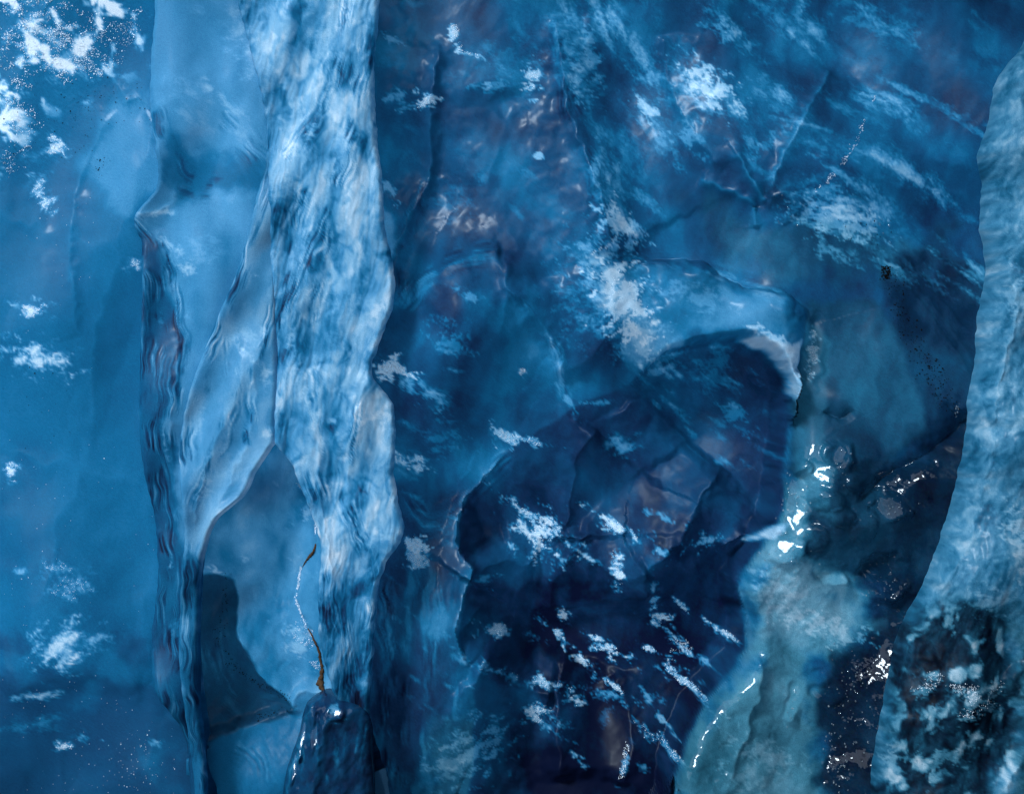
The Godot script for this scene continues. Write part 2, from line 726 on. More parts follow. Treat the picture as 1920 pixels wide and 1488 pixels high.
func V(x: float, y: float) -> Vector2:
	return Vector2(x, y)

func ellipse(x: float, y: float, rx: float, ry: float) -> Array:
	var out := []
	for k in 14:
		out.append(Vector2(x + rx * cos(TAU * k / 14), y + ry * sin(TAU * k / 14)))
	return out

func L(a: Array) -> Array:  # a flat list of x, y to points
	var out := []
	for k in range(0, a.size() - 1, 2):
		out.append(Vector2(a[k], a[k + 1]))
	return out

func _ready() -> void:
	setting()
	build_ice()

func setting() -> void:
	var cam := Camera3D.new()
	cam.name = "camera"
	add_child(cam)
	cam.position = Vector3(0, EYE, AWAY)
	cam.fov = rad_to_deg(2 * atan(744 * PX / AWAY))
	cam.far = 200
	cam.current = true
	var env := Environment.new()
	env.background_mode = Environment.BG_SKY
	var sky := Sky.new()
	var sm := ProceduralSkyMaterial.new()
	sm.sky_top_color = Color(0.80, 0.86, 0.93)
	sm.sky_horizon_color = Color(0.86, 0.90, 0.94)
	sm.ground_bottom_color = Color(0.3, 0.33, 0.36)
	sm.ground_horizon_color = Color(0.5, 0.55, 0.6)
	sky.sky_material = sm
	env.sky = sky
	env.background_energy_multiplier = 1.0
	env.tonemap_mode = Environment.TONE_MAPPER_LINEAR
	env.tonemap_exposure = 3.2
	env.sdfgi_enabled = true
	env.ssao_enabled = true
	env.ssil_enabled = true
	var we := WorldEnvironment.new()
	we.name = "daylight"
	we.environment = env
	add_child(we)
	var sun := DirectionalLight3D.new()
	sun.name = "overcast_sun"
	add_child(sun)
	sun.look_at_from_position(Vector3(-5.0, 6.5, 6.2), Vector3.ZERO)
	sun.light_energy = 0.42
	sun.light_angular_distance = 14.0
	sun.light_color = Color(0.88, 0.95, 1.0)
	sun.shadow_enabled = true
	M.grain = noise_tex(0.02, 5, 5)
	M.fleck = speckle(0.08, 4, 9, 0.8)
	M.ice = ice_material("ice", 0.55, 0.01, 0.2, M.fleck, Vector3.ONE * 5.0, 0.22)
	M.clear = ice_material("clear_ice", 0.5, 0.008, 0.16, M.fleck, Vector3.ONE * 5.0, 0.12, 0.34)
	M.wet = ice_material("wet_ice", 0.06, 0.012, 0.44, M.fleck, Vector3.ONE * 4.0)
	M.frost = plain("frost", Color(0.80, 0.86, 0.92), 0.6)
	M.grit = plain("grit", Color(0.006, 0.006, 0.006), 1.0, 0.1)
	M.dirt = plain("dirt", Color(0.055, 0.026, 0.009), 0.9)
	M.water = plain("meltwater", Color(0.6, 0.7, 0.75, 0.12), 0.02, 0.6)
	M.water.albedo_color.a = 0.12
	M.water.transparency = BaseMaterial3D.TRANSPARENCY_ALPHA
	M.cave = plain("cave_ice", Color(0.02, 0.07, 0.12), 0.5)
	M.ground = plain("cave_ground", Color(0.03, 0.035, 0.04), 0.8)
	cave()

func slab(called: String, a: Vector3, u: Vector3, v: Vector3, nu: int, nv: int, amp: float, m: Material, hole = null) -> void:
	var st := SurfaceTool.new()
	st.begin(Mesh.PRIMITIVE_TRIANGLES)
	var n := u.cross(v).normalized()
	for j in nv + 1:
		for i in nu + 1:
			var p := a + u * (float(i) / nu) + v * (float(j) / nv)
			st.add_vertex(p + n * amp * NA.get_noise_3d(p.x * 60, p.y * 60, p.z * 60))
	for j in nv:
		for i in nu:
			if hole != null and hole.call(a + u * ((i + 0.5) / nu) + v * ((j + 0.5) / nv)):
				continue
			var k := j * (nu + 1) + i
			for q in [k, k + 1, k + nu + 2, k, k + nu + 2, k + nu + 1]:
				st.add_index(q)
	st.generate_normals()
	var o := piece(called, st.commit(), m, self)
	tag(o, "", "", "", "structure")
	o.remove_meta("label")

func cave() -> void:
	slab("ground", Vector3(-14, 0, -14), Vector3(28, 0, 0), Vector3(0, 0, 26), 90, 90, 0.08, M.ground)
	slab("cave_roof", Vector3(-6, 5.2, -1.5), Vector3(11, 0, 0), Vector3(0, 0, 13), 60, 70, 0.5, M.cave, func(p): return p.x < 0.6 + 0.5 * sin(p.z * 2.0) and p.z > 1.0 + 0.4 * sin(p.x * 3) and p.z < 8.0)
	slab("added_shade_bank", Vector3(-14, 0.55, -14), Vector3(28, 0, 0), Vector3(0, 0, 13.2), 80, 40, 0.2, M.ground)  # unseen bank added behind the ice to cut backlight low on the wall
	slab("cave_wall", Vector3(4.6, -0.2, -1.5), Vector3(0, 0, 13), Vector3(0, 5.8, 0), 60, 30, 0.5, M.cave)
	slab("cave_wall", Vector3(-6, -0.2, 11), Vector3(11, 0, 0), Vector3(0, 5.8, 0), 60, 30, 0.5, M.cave)
	slab("cave_wall", Vector3(-5.6, -0.2, -1.5), Vector3(0, 0, 13), Vector3(0, 5.8, 0), 60, 30, 0.4, M.cave, func(p): return p.y > 2.2 + 0.3 * sin(p.z * 2) and p.z > 1.0 and p.z < 8.0)

func build_ice() -> void:
	var t0 := Time.get_ticks_msec()
	# the back wall: vault, fan, arch, hollow, pillar
	var wall := sheet(-0.15, -330, 1600, 3.0, [[-130, 672], [420, 690], [560, 700], [690, 665], [760, 695], [1000, 720], [1060, 690], [1200, 670], [1600, 660]], [[0, 2060]], 470, 0.285, 0.05, 0.0, 0.0)
	var left := sheet(-0.07, -330, 1600, 3.0, [[0, -700]], [[-130, 316], [200, 310], [300, 340], [350, 360], [400, 325], [800, 315], [980, 330], [1200, 300], [1290, 310], [1400, 360], [1600, 370]], 330, 0.385, 0.0, 0.0, 0.0)
	var drape := sheet(0.02, -330, 1600, 2.5, [[-330, 290], [10, 286], [120, 280], [190, 277], [250, 288], [320, 296], [360, 284], [396, 252], [420, 248], [450, 260], [520, 265], [650, 262], [800, 257], [900, 270], [980, 286], [1080, 293], [1200, 280], [1290, 290], [1370, 338], [1480, 352], [1600, 360]], [[-330, 450], [10, 468], [100, 490], [200, 512], [330, 512], [370, 505], [450, 482], [520, 460], [600, 424], [740, 374], [840, 354], [1000, 365], [1200, 352], [1600, 388]], 100, 0.57, 0.0)
	var lobe := sheet(0.07, 272, 1600, 2.5, [[272, 503], [350, 484], [450, 461], [520, 440], [600, 404], [740, 354], [840, 334], [1000, 345], [1100, 338], [1200, 333], [1330, 345], [1480, 362], [1600, 370]], [[272, 518], [700, 521], [828, 516], [840, 508], [880, 481], [930, 456], [975, 406], [1030, 385], [1100, 374], [1300, 372], [1380, 379], [1480, 386], [1600, 392]], 80, 0.63, 0.0, 1.0)
	var limb := sheet(0.07, -330, 1600, 2.5, [[-130, 430], [10, 446], [100, 470], [200, 494], [290, 500], [560, 510], [700, 517], [828, 514], [840, 522], [870, 546], [910, 562], [980, 589], [1030, 601], [1100, 597], [1200, 600], [1290, 622], [1330, 640], [1480, 690], [1600, 690]], [[-130, 712], [10, 710], [120, 702], [250, 705], [330, 714], [420, 721], [520, 739], [575, 736], [640, 712], [700, 696], [760, 735], [830, 740], [880, 737], [940, 745], [1000, 756], [1060, 722], [1120, 706], [1200, 700], [1350, 690], [1480, 684], [1600, 690]], 110, 0.66, 0.0, 2.0)
	var niche := sheet(-0.08, 800, 1600, 3.0, [[800, 470], [860, 450], [960, 380], [1030, 360], [1600, 350]], [[800, 560], [860, 570], [1000, 615], [1200, 630], [1300, 680], [1600, 720]], 100, 0.55, 0.05, 0.0, 0.0)
	var boss := sheet(0.1, 1296, 1600, 2.0, [[1296, 611], [1304, 592], [1320, 573], [1380, 558], [1440, 537], [1490, 528], [1600, 520]], [[1296, 616], [1306, 650], [1330, 690], [1400, 702], [1600, 706]], 85, 0.2, 0.1, 0.5)
	var right := sheet(0.4, -330, 1600, 2.5, [[-130, 2040], [20, 1950], [90, 1912], [150, 1866], [230, 1850], [290, 1833], [350, 1844], [430, 1841], [500, 1850], [600, 1836], [690, 1828], [750, 1813], [790, 1812], [930, 1789], [1020, 1759], [1090, 1729], [1170, 1690], [1260, 1665], [1330, 1650], [1400, 1640], [1480, 1635], [1600, 1630]], [[-130, 2300]], 190, 0.57, 0.4, 2.0)
	right.zs = -0.2
	boss.zs = -0.1
	work([[wall, wall_features], [left, left_features], [drape, drape_features], [lobe, lobe_features], [limb, limb_features], [niche, niche_features], [boss, boss_features], [right, right_features]])
	print("points ", Time.get_ticks_msec() - t0)
	ice("ice_vault", "deep blue vaulted ice wall with scattered white bubble clouds above the hollow", "ice wall", wall, [[0, "vault_face", M.ice], [1, "rounded_bulge", M.clear]])
	ice("ice_fan", "blue ice face with pale feathery streaks fanning out from a creased star", "ice wall", wall, [[2, "fan_face", M.ice], [3, "smooth_flank", M.clear]])
	ice("ice_arch", "curved pale blue ridge arching over the dark hollow", "ice ridge", wall, [[4, "ridge", M.ice], [5, "lip", M.ice]])
	ice("ice_hollow", "dark navy scalloped hollow of clear ice with white bubble streaks", "ice hollow", wall, [[6, "scallop", M.clear], [7, "scallop", M.clear], [8, "scallop", M.clear], [9, "scallop", M.clear]])
	ice("ice_rib", "mottled dark blue ice rib between pale curtain and navy hollow", "ice ridge", wall, [[10, "rib_face", M.ice], [11, "bubbly_foot", M.ice]])
	M.pillar = ice("wet_ice_pillar", "dark wet teal ice pillar with knobs and glints beside the hollow", "ice pillar", wall, [[12, "pillar_face", M.wet], [13, "bubbly_waist", M.wet], [14, "ice_knob", M.wet], [15, "ice_knob", M.wet], [16, "ice_knob", M.wet], [17, "ice_knob", M.wet], [18, "ice_knob", M.wet], [19, "ice_knob", M.wet], [20, "ice_knob", M.wet], [21, "smooth_shoulder", M.clear]])
	ice("smooth_ice_wall", "smooth blue ice wall with frosted corner and round white clouds", "ice wall", left, [[0, "wall_face", M.ice], [1, "facet", M.ice]])
	ice("ice_drape", "blue ice drapery with dark streaked band beside the smooth wall", "ice curtain", drape, [[0, "drape_face", M.ice], [1, "streaked_band", M.ice], [2, "upper_sheet", M.ice]], 0.14)
	ice("ice_lobe", "tapering pale ice lobe with bright curved lip over the niche", "ice curtain", lobe, [[0, "lobe_face", M.ice], [1, "lip", M.ice]], 0.14)
	ice("ice_curtain", "tall pale blue ribbed ice column with lens shaped lumps", "ice curtain", limb, [[0, "column_face", M.ice], [1, "foot", M.ice]], 0.14)
	ice("ice_niche", "smooth blue ice niche under the bright curved lip", "ice niche", niche, [[0, "niche_face", M.clear], [1, "smoky_recess", M.clear, "dark smoky recess with lines of black specks"]])
	ice("glossy_ice_boss", "rounded glossy dark ice boss with highlights below the brown vein", "ice boss", boss, [[0, "boss_face", M.wet]], 0.14)
	ice("pale_ice_pillar", "pale teal mottled ice pillar along the edge of the photo", "ice pillar", right, [[0, "pillar_face", M.ice], [1, "cloudy_foot", M.clear]], 0.5)
	print("meshes ", Time.get_ticks_msec() - t0)
	small_things(wall, left, limb, niche, right)
	print("small things ", Time.get_ticks_msec() - t0)

func wall_features(s: Sheet) -> void:
	var hollow := L([957, 841, 924, 883, 878, 932, 860, 980, 863, 1037, 890, 1063, 875, 1109, 860, 1169, 867, 1218, 880, 1244, 890, 1310, 890, 1400, 860, 1600, 1250, 1600, 1260, 1440, 1285, 1370, 1320, 1310, 1380, 1250, 1398, 1215, 1395, 1150, 1378, 1100, 1390, 1070, 1420, 1020, 1455, 950, 1465, 880, 1476, 800, 1468, 708, 1430, 655, 1380, 632, 1320, 640, 1250, 662, 1170, 725, 1080, 760])
	var ridge_b := L([957, 841, 924, 883, 878, 932, 860, 980, 863, 1037, 890, 1063, 875, 1109, 860, 1169, 867, 1218, 880, 1244])
	var arch_in := L([1170, 725, 1250, 662, 1320, 640, 1380, 632, 1430, 655, 1468, 708, 1476, 800])
	var pillar_l := L([1515, 610, 1486, 700, 1476, 800, 1465, 880, 1455, 950, 1420, 1020, 1390, 1070, 1378, 1100, 1395, 1150, 1398, 1215, 1380, 1250, 1320, 1310, 1285, 1370, 1260, 1440, 1250, 1600])
	var soft_top := L([957, 841, 1080, 760, 1170, 725])
	# relief: broad shapes
	s.rough(0.09984, 520, 620, 0.14)
	s.rough(0.02, 200, 280, -0.35)
	s.plateau(hollow, [[ridge_b, 60.0, true], [L([880, 1244, 890, 1310, 890, 1400, 860, 1610]), 130.0, false], [arch_in, 20.0, true], [soft_top, 190.0, false], [pillar_l, 26.0, false]], -0.2)
	s.plateau(L([1515, 610, 1486, 700, 1476, 800, 1465, 880, 1455, 950, 1420, 1020, 1390, 1070, 1378, 1100, 1395, 1150, 1398, 1215, 1380, 1250, 1320, 1310, 1285, 1370, 1260, 1440, 1250, 1610, 2070, 1610, 2070, 600]), [[pillar_l, 40.0, true]], 0.17, V(560, 980), 2.0)
	s.plateau(L([1050, 505, 1180, 490, 1310, 490, 1370, 530, 1430, 548, 1480, 560, 1503, 600, 1490, 690, 1476, 800, 1468, 708, 1430, 655, 1380, 632, 1320, 640, 1250, 662, 1170, 725, 1060, 700]), [[L([1180, 490, 1310, 490, 1370, 530, 1430, 548, 1480, 560, 1503, 600, 1490, 690]), 50.0, true], [arch_in, 14.0, true], [L([1170, 725, 1060, 700, 1050, 505, 1180, 490]), 120.0, false]], 0.16)
	# bulge beside the curtain
	s.bump(V(850, 640), 110, 160, 0.15, 0.15)
	s.fold(L([830, 60, 806, 200, 806, 330, 762, 420, 742, 500, 764, 575]), 0.07, 20, 90, true, 0.05)
	s.fold(L([770, 575, 830, 510, 900, 480, 940, 470]), 0.04, 16, 70, true, 0.06)
	s.fold(L([945, 470, 952, 540, 985, 580, 1020, 615, 1045, 660, 1060, 720]), 0.06, 80, 18, true, 0.08)
	# the long fold of the vault
	s.fold(L([1040, 20, 1052, 120, 1064, 210, 1110, 330, 1135, 430, 1150, 470]), 0.07, 110, 24, true, 0.06)
	s.fold(L([940, 150, 960, 300, 985, 420, 1000, 560]), -0.05, 60, 90, false)
	s.fold(L([1245, 60, 1252, 140, 1290, 240, 1350, 330]), 0.03, 60, 18, true)
	# star crease of the fan
	s.fold(L([1425, 375, 1470, 280, 1510, 210, 1565, 115]), 0.04, 18, 60, true, 0.2)
	s.fold(L([1425, 375, 1400, 340, 1375, 300]), 0.035, 10, 20, true, 0.25, 0.0)
	s.fold(L([1418, 385, 1360, 360, 1310, 335]), 0.035, 10, 24, true, 0.2)
	s.fold(L([1416, 385, 1412, 410, 1416, 430]), 0.025, 8, 10, true, 0.25)
	s.fold(L([1430, 372, 1470, 372, 1500, 400]), 0.035, 12, 30, true, 0.2)
	s.bump(V(1422, 372), 14, 30, 0.4, -0.03)
	s.bump(V(1445, 572), 34, 26, 0.3, 0.03)
	s.bump(V(1492, 590), 18, 15, 0, 0.02, true)
	s.bump(V(1310, 520), 50, 34, 0.2, 0.03)
	for k in 9:
		var a := 0.15 + k * 0.09
		s.fold([V(1490 + k * 12, 250 + k * 22), V(1640 + k * 10, 250 + k * 22 + 150 * a), V(1830, 270 + k * 24 + 330 * a)], 0.010, 12, 26, true)
	# scallops of the hollow
	s.fold(L([957, 841, 924, 883, 878, 932, 860, 980, 863, 1037, 890, 1063, 875, 1109, 860, 1169, 867, 1218, 880, 1244]), 0.012, 30, 8, true, 0.2, 0.05)  # veil paints a rim highlight along this ridge
	s.fold(L([890, 1063, 960, 1050, 1030, 1064, 1068, 1040]), 0.03, 40, 60, false, 0.12)
	s.fold(L([1119, 804, 1082, 856, 1076, 913, 1067, 965, 1068, 1020]), 0.112, 110, 40, true, 0.152, 0.08)
	s.fold(L([1068, 1000, 1066, 1045, 1051, 1078, 1033, 1123, 1031, 1165]), 0.09, 90, 45, true, 0.133)
	s.fold(L([1362, 875, 1324, 920, 1277, 1010, 1247, 1041, 1217, 1067, 1209, 1105, 1216, 1150]), 0.135, 60, 130, true, 0.095)
	s.fold(L([1065, 1237, 1050, 1290, 1046, 1338, 1048, 1400, 1052, 1480]), 0.09, 90, 40, true, 0.152)
	s.fold(L([880, 1095, 901, 1072, 954, 1054, 1010, 1070]), 0.075, 50, 70, true, 0.057)
	s.fold(L([1157, 1280, 1180, 1330, 1188, 1380, 1182, 1440, 1165, 1490]), 0.045, 50, 60, true, 0.095)
	s.fold(L([1068, 1020, 1120, 1055, 1170, 1090, 1217, 1067]), 0.075, 60, 50, true, 0.076)
	s.fold(L([1250, 870, 1210, 800, 1180, 750]), 0.03, 60, 60, false)
	s.fold(L([940, 1000, 1000, 985, 1060, 1010]), 0.03, 70, 40, false)
	s.mottle(0.30, 40, 50, 0.5, 1.6, L([850, 1320, 960, 1320, 985, 1420, 970, 1610, 760, 1610, 790, 1450]), 40, 210)
	s.fold(L([886, 1244, 960, 1290, 1045, 1310]), 0.075, 60, 60, true, 0.038)
	s.fold(L([1475, 985, 1420, 1000, 1390, 1010, 1350, 1030]), 0.075, 10, 40, true, 0.266)
	s.bump(V(960, 1170), 110, 70, 0.3, -0.04)
	s.bump(V(1300, 1180), 120, 120, 0, -0.06)
	s.cells(-0.012, 0.0, 200, 290, 0.35, L([690, -340, 1480, -340, 1480, 400, 1300, 460, 1040, 480, 960, 800, 880, 900, 700, 960]), 60, -0.02)
	for e in [[1130, 570, 110, 110, 0.07], [900, 330, 100, 150, 0.04], [1330, 190, 90, 150, 0.05], [1600, 330, 150, 90, 0.04], [960, 965, 80, 70, -0.05], [1160, 940, 90, 80, -0.06], [1340, 790, 110, 100, -0.06], [1120, 1150, 80, 70, -0.05], [1120, 1370, 70, 80, -0.05], [1010, 760, 90, 80, 0.03]]:
		s.bump(V(e[0], e[1]), e[2], e[3], 0.2, e[4])
	s.rough(0.0012, 40, 70, 0.6)
	# the foot of the rib
	s.rough(0.00192, 16, 90, 0.05, false, L([690, 1060, 850, 1060, 880, 1250, 840, 1600, 690, 1600]), 40)
	# relief of the wet pillar
	var pillar := L([1480, 850, 1440, 980, 1390, 1090, 1400, 1210, 1330, 1310, 1270, 1450, 1260, 1600, 1900, 1600, 1900, 880, 1650, 860])
	s.rough(0.0108, 110, 90, 0.4, false, pillar, 60)
	s.rough(0.0036, 34, 30, 0.2, false, pillar, 60)
	s.rough(0.00144, 14, 12, 0, false, L([1450, 880, 1720, 900, 1700, 1130, 1400, 1110]), 40)
	s.rough(0.00168, 14, 22, 0.3, true, L([1470, 1240, 1680, 1180, 1650, 1600, 1540, 1600]), 40)
	s.fold(L([1812, 765, 1790, 800, 1700, 860, 1640, 892, 1560, 960]), -0.09, 26, 40, true, 0, 0.2)
	s.fold(L([1398, 1215, 1420, 1250, 1400, 1330, 1350, 1480]), 0.035, 16, 50, true, 0.1)
	s.fold(L([1530, 770, 1560, 785, 1590, 768]), -0.03, 10, 6, true, 0, 0.14)
	s.bump(V(1560, 745), 34, 28, 0, 0.02)
	for k in [[1546, 846, 24, 22], [1530, 931, 36, 21], [1558, 962, 27, 19], [1508, 1001, 30, 26], [1488, 872, 22, 15], [1600, 900, 34, 20], [1600, 985, 26, 30]]:
		s.bump(V(k[0], k[1]), k[2], k[3], 0.1, 0.024, true)
		s.level(ellipse(k[0], k[1], k[2] * 0.9, k[3] * 0.9), 0.14, 0.7, 4)
	# facets that look towards the daylight
	for f in [[1518, 665, 16, 50], [1472, 960, 26, 60], [1455, 1025, 30, 24], [1650, 948, 28, 20], [1640, 1080, 38, 34], [1545, 1075, 30, 12], [1482, 1312, 12, 28], [1545, 1292, 24, 14], [1560, 850, 18, 20], [1526, 1262, 16, 12]]:
		s.facet(V(f[0], f[1]), f[2], f[3], 0.2, 0.405, 0.434)
	s.fold(L([1486, 705, 1477, 800, 1467, 880, 1457, 950, 1422, 1020, 1393, 1070, 1381, 1100, 1398, 1150, 1401, 1215, 1383, 1252, 1323, 1312, 1288, 1372, 1263, 1440, 1253, 1600]), 0.003, 6, 16, true, 0.16, 0.06, 0.0)
	# ---- bubbles, with glare and rim light painted in at pillar edge and lip
	s.level(L([690, -140, 830, -140, 810, 330, 760, 420, 740, 640, 690, 640]), 0.30, 0.0, 25)
	s.level(L([930, 220, 1000, 200, 1060, 330, 1080, 470, 1010, 640, 940, 560]), 0.31, 0.0, 40)
	s.level(L([770, 590, 840, 520, 930, 500, 950, 600, 900, 760, 860, 900, 780, 900, 760, 700]), 0.23, 0.0, 30)
	s.level(L([900, 560, 1000, 620, 1060, 720, 1180, 740, 1160, 830, 960, 850, 880, 900, 860, 760]), 0.36, 0.0, 60)
	s.level(L([1330, 400, 1640, 440, 1850, 460, 1880, 620, 1640, 560, 1510, 540, 1350, 490]), 0.33, 0.5, 50)
	s.level(L([1640, 520, 1900, 470, 1900, 900, 1800, 880, 1700, 860]), 0.15, 0.5, 50)
	s.level(L([1510, 560, 1640, 560, 1720, 800, 1640, 880, 1470, 900, 1486, 700]), 0.29, 0.6, 12)
	s.level(L([1470, 870, 1640, 870, 1820, 780, 1900, 900, 1900, 1600, 1560, 1600, 1560, 1260, 1640, 1100, 1480, 1060, 1440, 1000]), 0.17, 0.7, 26)
	s.level(L([1420, 1010, 1500, 1050, 1570, 1080, 1640, 1170, 1560, 1220, 1430, 1260, 1400, 1210, 1395, 1150, 1378, 1100]), 0.68, 0.9, 34)
	s.level(L([1478, 850, 1530, 872, 1520, 960, 1480, 1040, 1410, 1090, 1380, 1098, 1390, 1070, 1420, 1020, 1455, 950, 1466, 880]), 0.56, 0.85, 20)  # pale glare along the pillar edge put into the ice colour
	s.level(L([1514, 612, 1545, 640, 1540, 760, 1530, 860, 1474, 860, 1478, 800, 1487, 700]), 0.40, 0.7, 8)
	s.level(L([1398, 1220, 1540, 1240, 1560, 1600, 1250, 1600, 1260, 1440, 1285, 1370, 1320, 1310, 1380, 1250]), 0.54, 1.0, 34)
	s.level(L([1530, 1260, 1690, 1150, 1680, 1600, 1540, 1600]), 0.12, 0.7, 26)
	s.level(L([690, 1050, 830, 1060, 860, 1250, 800, 1600, 690, 1600]), 0.22, 0.1, 26)
	s.level(L([850, 1330, 960, 1320, 985, 1400, 980, 1600, 770, 1600, 790, 1450]), 0.36, 0.5, 50)
	s.level(L([1120, 510, 1300, 500, 1370, 540, 1480, 570, 1490, 680, 1420, 640, 1300, 630, 1180, 690]), 0.50, 0.1, 22)
	s.level(hollow, 0.21, 0.0, 4)
	s.level(L([980, 1130, 1210, 1100, 1260, 1050, 1400, 1000, 1420, 1210, 1270, 1440, 1250, 1610, 960, 1610, 990, 1400, 1050, 1300]), 0.03, 0.0, 50, hollow)
	s.level(L([880, 1090, 1040, 1100, 1060, 1200, 1000, 1260, 900, 1240]), 0.05, 0.0, 40, hollow)
	s.level(L([1372, 631, 1420, 638, 1462, 652, 1490, 640, 1488, 690, 1479, 750, 1470, 708, 1432, 657, 1400, 640]), 0.86, 0.0, 4)  # lip colour whitened for the backlit glow of its thin edge
	s.level(L([1400, 1012, 1440, 985, 1462, 975, 1440, 1000]), 0.85, 0.0, 4)
	s.mottle(0.16, 280, 200, 0.7)
	s.mottle(0.05, 40, 110, 0.2)
	s.mottle(0.16, 60, 300, 0.05, 2.5, L([690, 1060, 850, 1060, 880, 1250, 800, 1600, 690, 1600]), 30, 70)
	# feathery streaks of the fan and the vault
	s.level(L([712, 380, 740, 400, 742, 480, 728, 490]), 0.6, 0.0, 8)
	s.strands(L([758, 585, 790, 530, 850, 495, 935, 478]), 44, 0.12, 5.0, 0.35)
	s.strands(L([806, 330, 770, 410, 748, 500, 766, 580]), 26, 0.12, 5.0, -0.2)
	s.strands(L([960, 560, 1010, 606, 1036, 650, 1052, 700, 1066, 750]), 20, 0.16, 5.0, 0.4)
	s.strands(L([1075, 520, 1110, 495, 1180, 490, 1300, 492, 1380, 528, 1480, 560]), 34, 0.12, 6.0, 0.5)
	s.strands(L([1185, 712, 1250, 668, 1320, 648, 1380, 640]), 20, 0.14, 5.0, 0.6)  # pale strands paint the highlight on the inner rim of the arch
	s.strands(L([1040, 40, 1058, 150, 1075, 240, 1120, 340, 1140, 440]), 34, 0.14, 5.0, 0.1)
	s.strands(L([870, 930, 860, 1000, 868, 1040]), 16, 0.14, 5.0, 0.3)
	s.strands(L([760, 930, 800, 980, 850, 960, 900, 900, 960, 845]), 40, 0.12, 5.0, 0.25)
	s.strands(L([715, 1080, 730, 1200, 740, 1330, 735, 1490]), 46, 0.14, 4.0, -0.2)
	s.strands(L([800, 1060, 815, 1180, 830, 1290]), 40, 0.10, 4.0, 0.1)
	# broad soft clouds and the clear dark ice between them
	s.streaks(L([1000, -340, 1900, -340, 1900, 420, 1640, 430, 1420, 420, 1100, 460, 1000, 200]), 44, 62, 28, 80, 200, 34, 0.7, 13, 0.17)
	s.streaks(L([700, -140, 1060, -140, 1060, 460, 760, 460]), 16, 70, 60, 60, 160, 34, 0.4, 14, 0.24)
	s.streaks(L([1020, -140, 1700, -140, 1860, 300, 1640, 400, 1300, 420, 1080, 400]), 26, 62, 28, 60, 150, 30, 0.75, 15, 0.8)
	for c in [[1310, 160, 100, 44, 48, 0.75], [1230, 250, 110, 26, 58, 0.6], [1150, 400, 90, 28, 56, 0.6], [1095, 130, 40, 110, -8, 0.5], [1580, 400, 130, 46, 15, 0.85], [1700, 320, 140, 30, 32, 0.6], [1400, 280, 40, 26, 60, 0.6], [1470, 30, 120, 30, 30, 0.45], [1650, 40, 130, 40, 15, 0.4], [1125, 560, 120, 120, 0, 0.6], [1060, 80, 50, 120, -6, 0.45], [850, 380, 60, 70, 20, 0.3], [960, 110, 90, 70, 0, 0.3], [1210, 640, 80, 60, 20, 0.4]]:
		s.cloud(V(c[0], c[1]), c[2], c[3], c[4], c[5], 1.1, 0.7, 0.74)
	for c in [[1330, 170, 150, 66, 50, 0.8], [1235, 230, 130, 34, 60, 0.6], [1160, 400, 120, 44, 56, 0.65], [1585, 400, 160, 60, 14, 0.85], [1500, 350, 90, 40, -15, 0.6], [1690, 330, 150, 34, 30, 0.6], [1440, 330, 60, 20, -55, 0.5], [1090, 120, 46, 150, -8, 0.5], [1000, 150, 60, 60, 0, 0.35], [1380, 60, 120, 34, 28, 0.5]]:
		s.cloud(V(c[0], c[1]), c[2], c[3], c[4], c[5], 1.5, 0.5, 0.76)
	s.streaks(L([1050, -330, 1560, -330, 1520, 200, 1420, 350, 1260, 400, 1120, 360, 1050, 160]), 34, 60, 40, 50, 130, 20, 0.75, 3, 0.9)
	s.streaks(L([1500, 230, 1640, 140, 1870, 250, 1880, 540, 1700, 560, 1460, 440]), 40, 22, 32, 60, 160, 15, 0.7, 4, 0.86)
	s.streaks(L([710, -100, 1050, -100, 1060, 420, 800, 420, 720, 300]), 22, 20, 60, 20, 60, 16, 0.35, 5, 0.8)
	s.streaks(L([1560, -330, 1900, -330, 1900, 200, 1560, 200]), 16, 30, 40, 40, 100, 14, 0.25, 6)
	s.streaks(L([700, 640, 860, 660, 860, 1020, 760, 1050, 730, 900]), 26, 25, 15, 20, 60, 9, 0.5, 7)
	s.streaks(L([1180, 680, 1440, 660, 1470, 900, 1350, 880, 1200, 800]), 46, 40, 30, 16, 60, 9, 0.5, 8)
	s.streaks(L([700, 1050, 880, 1180, 900, 1480, 800, 1500, 760, 1300]), 40, 40, 30, 8, 34, 8, 0.5, 9)
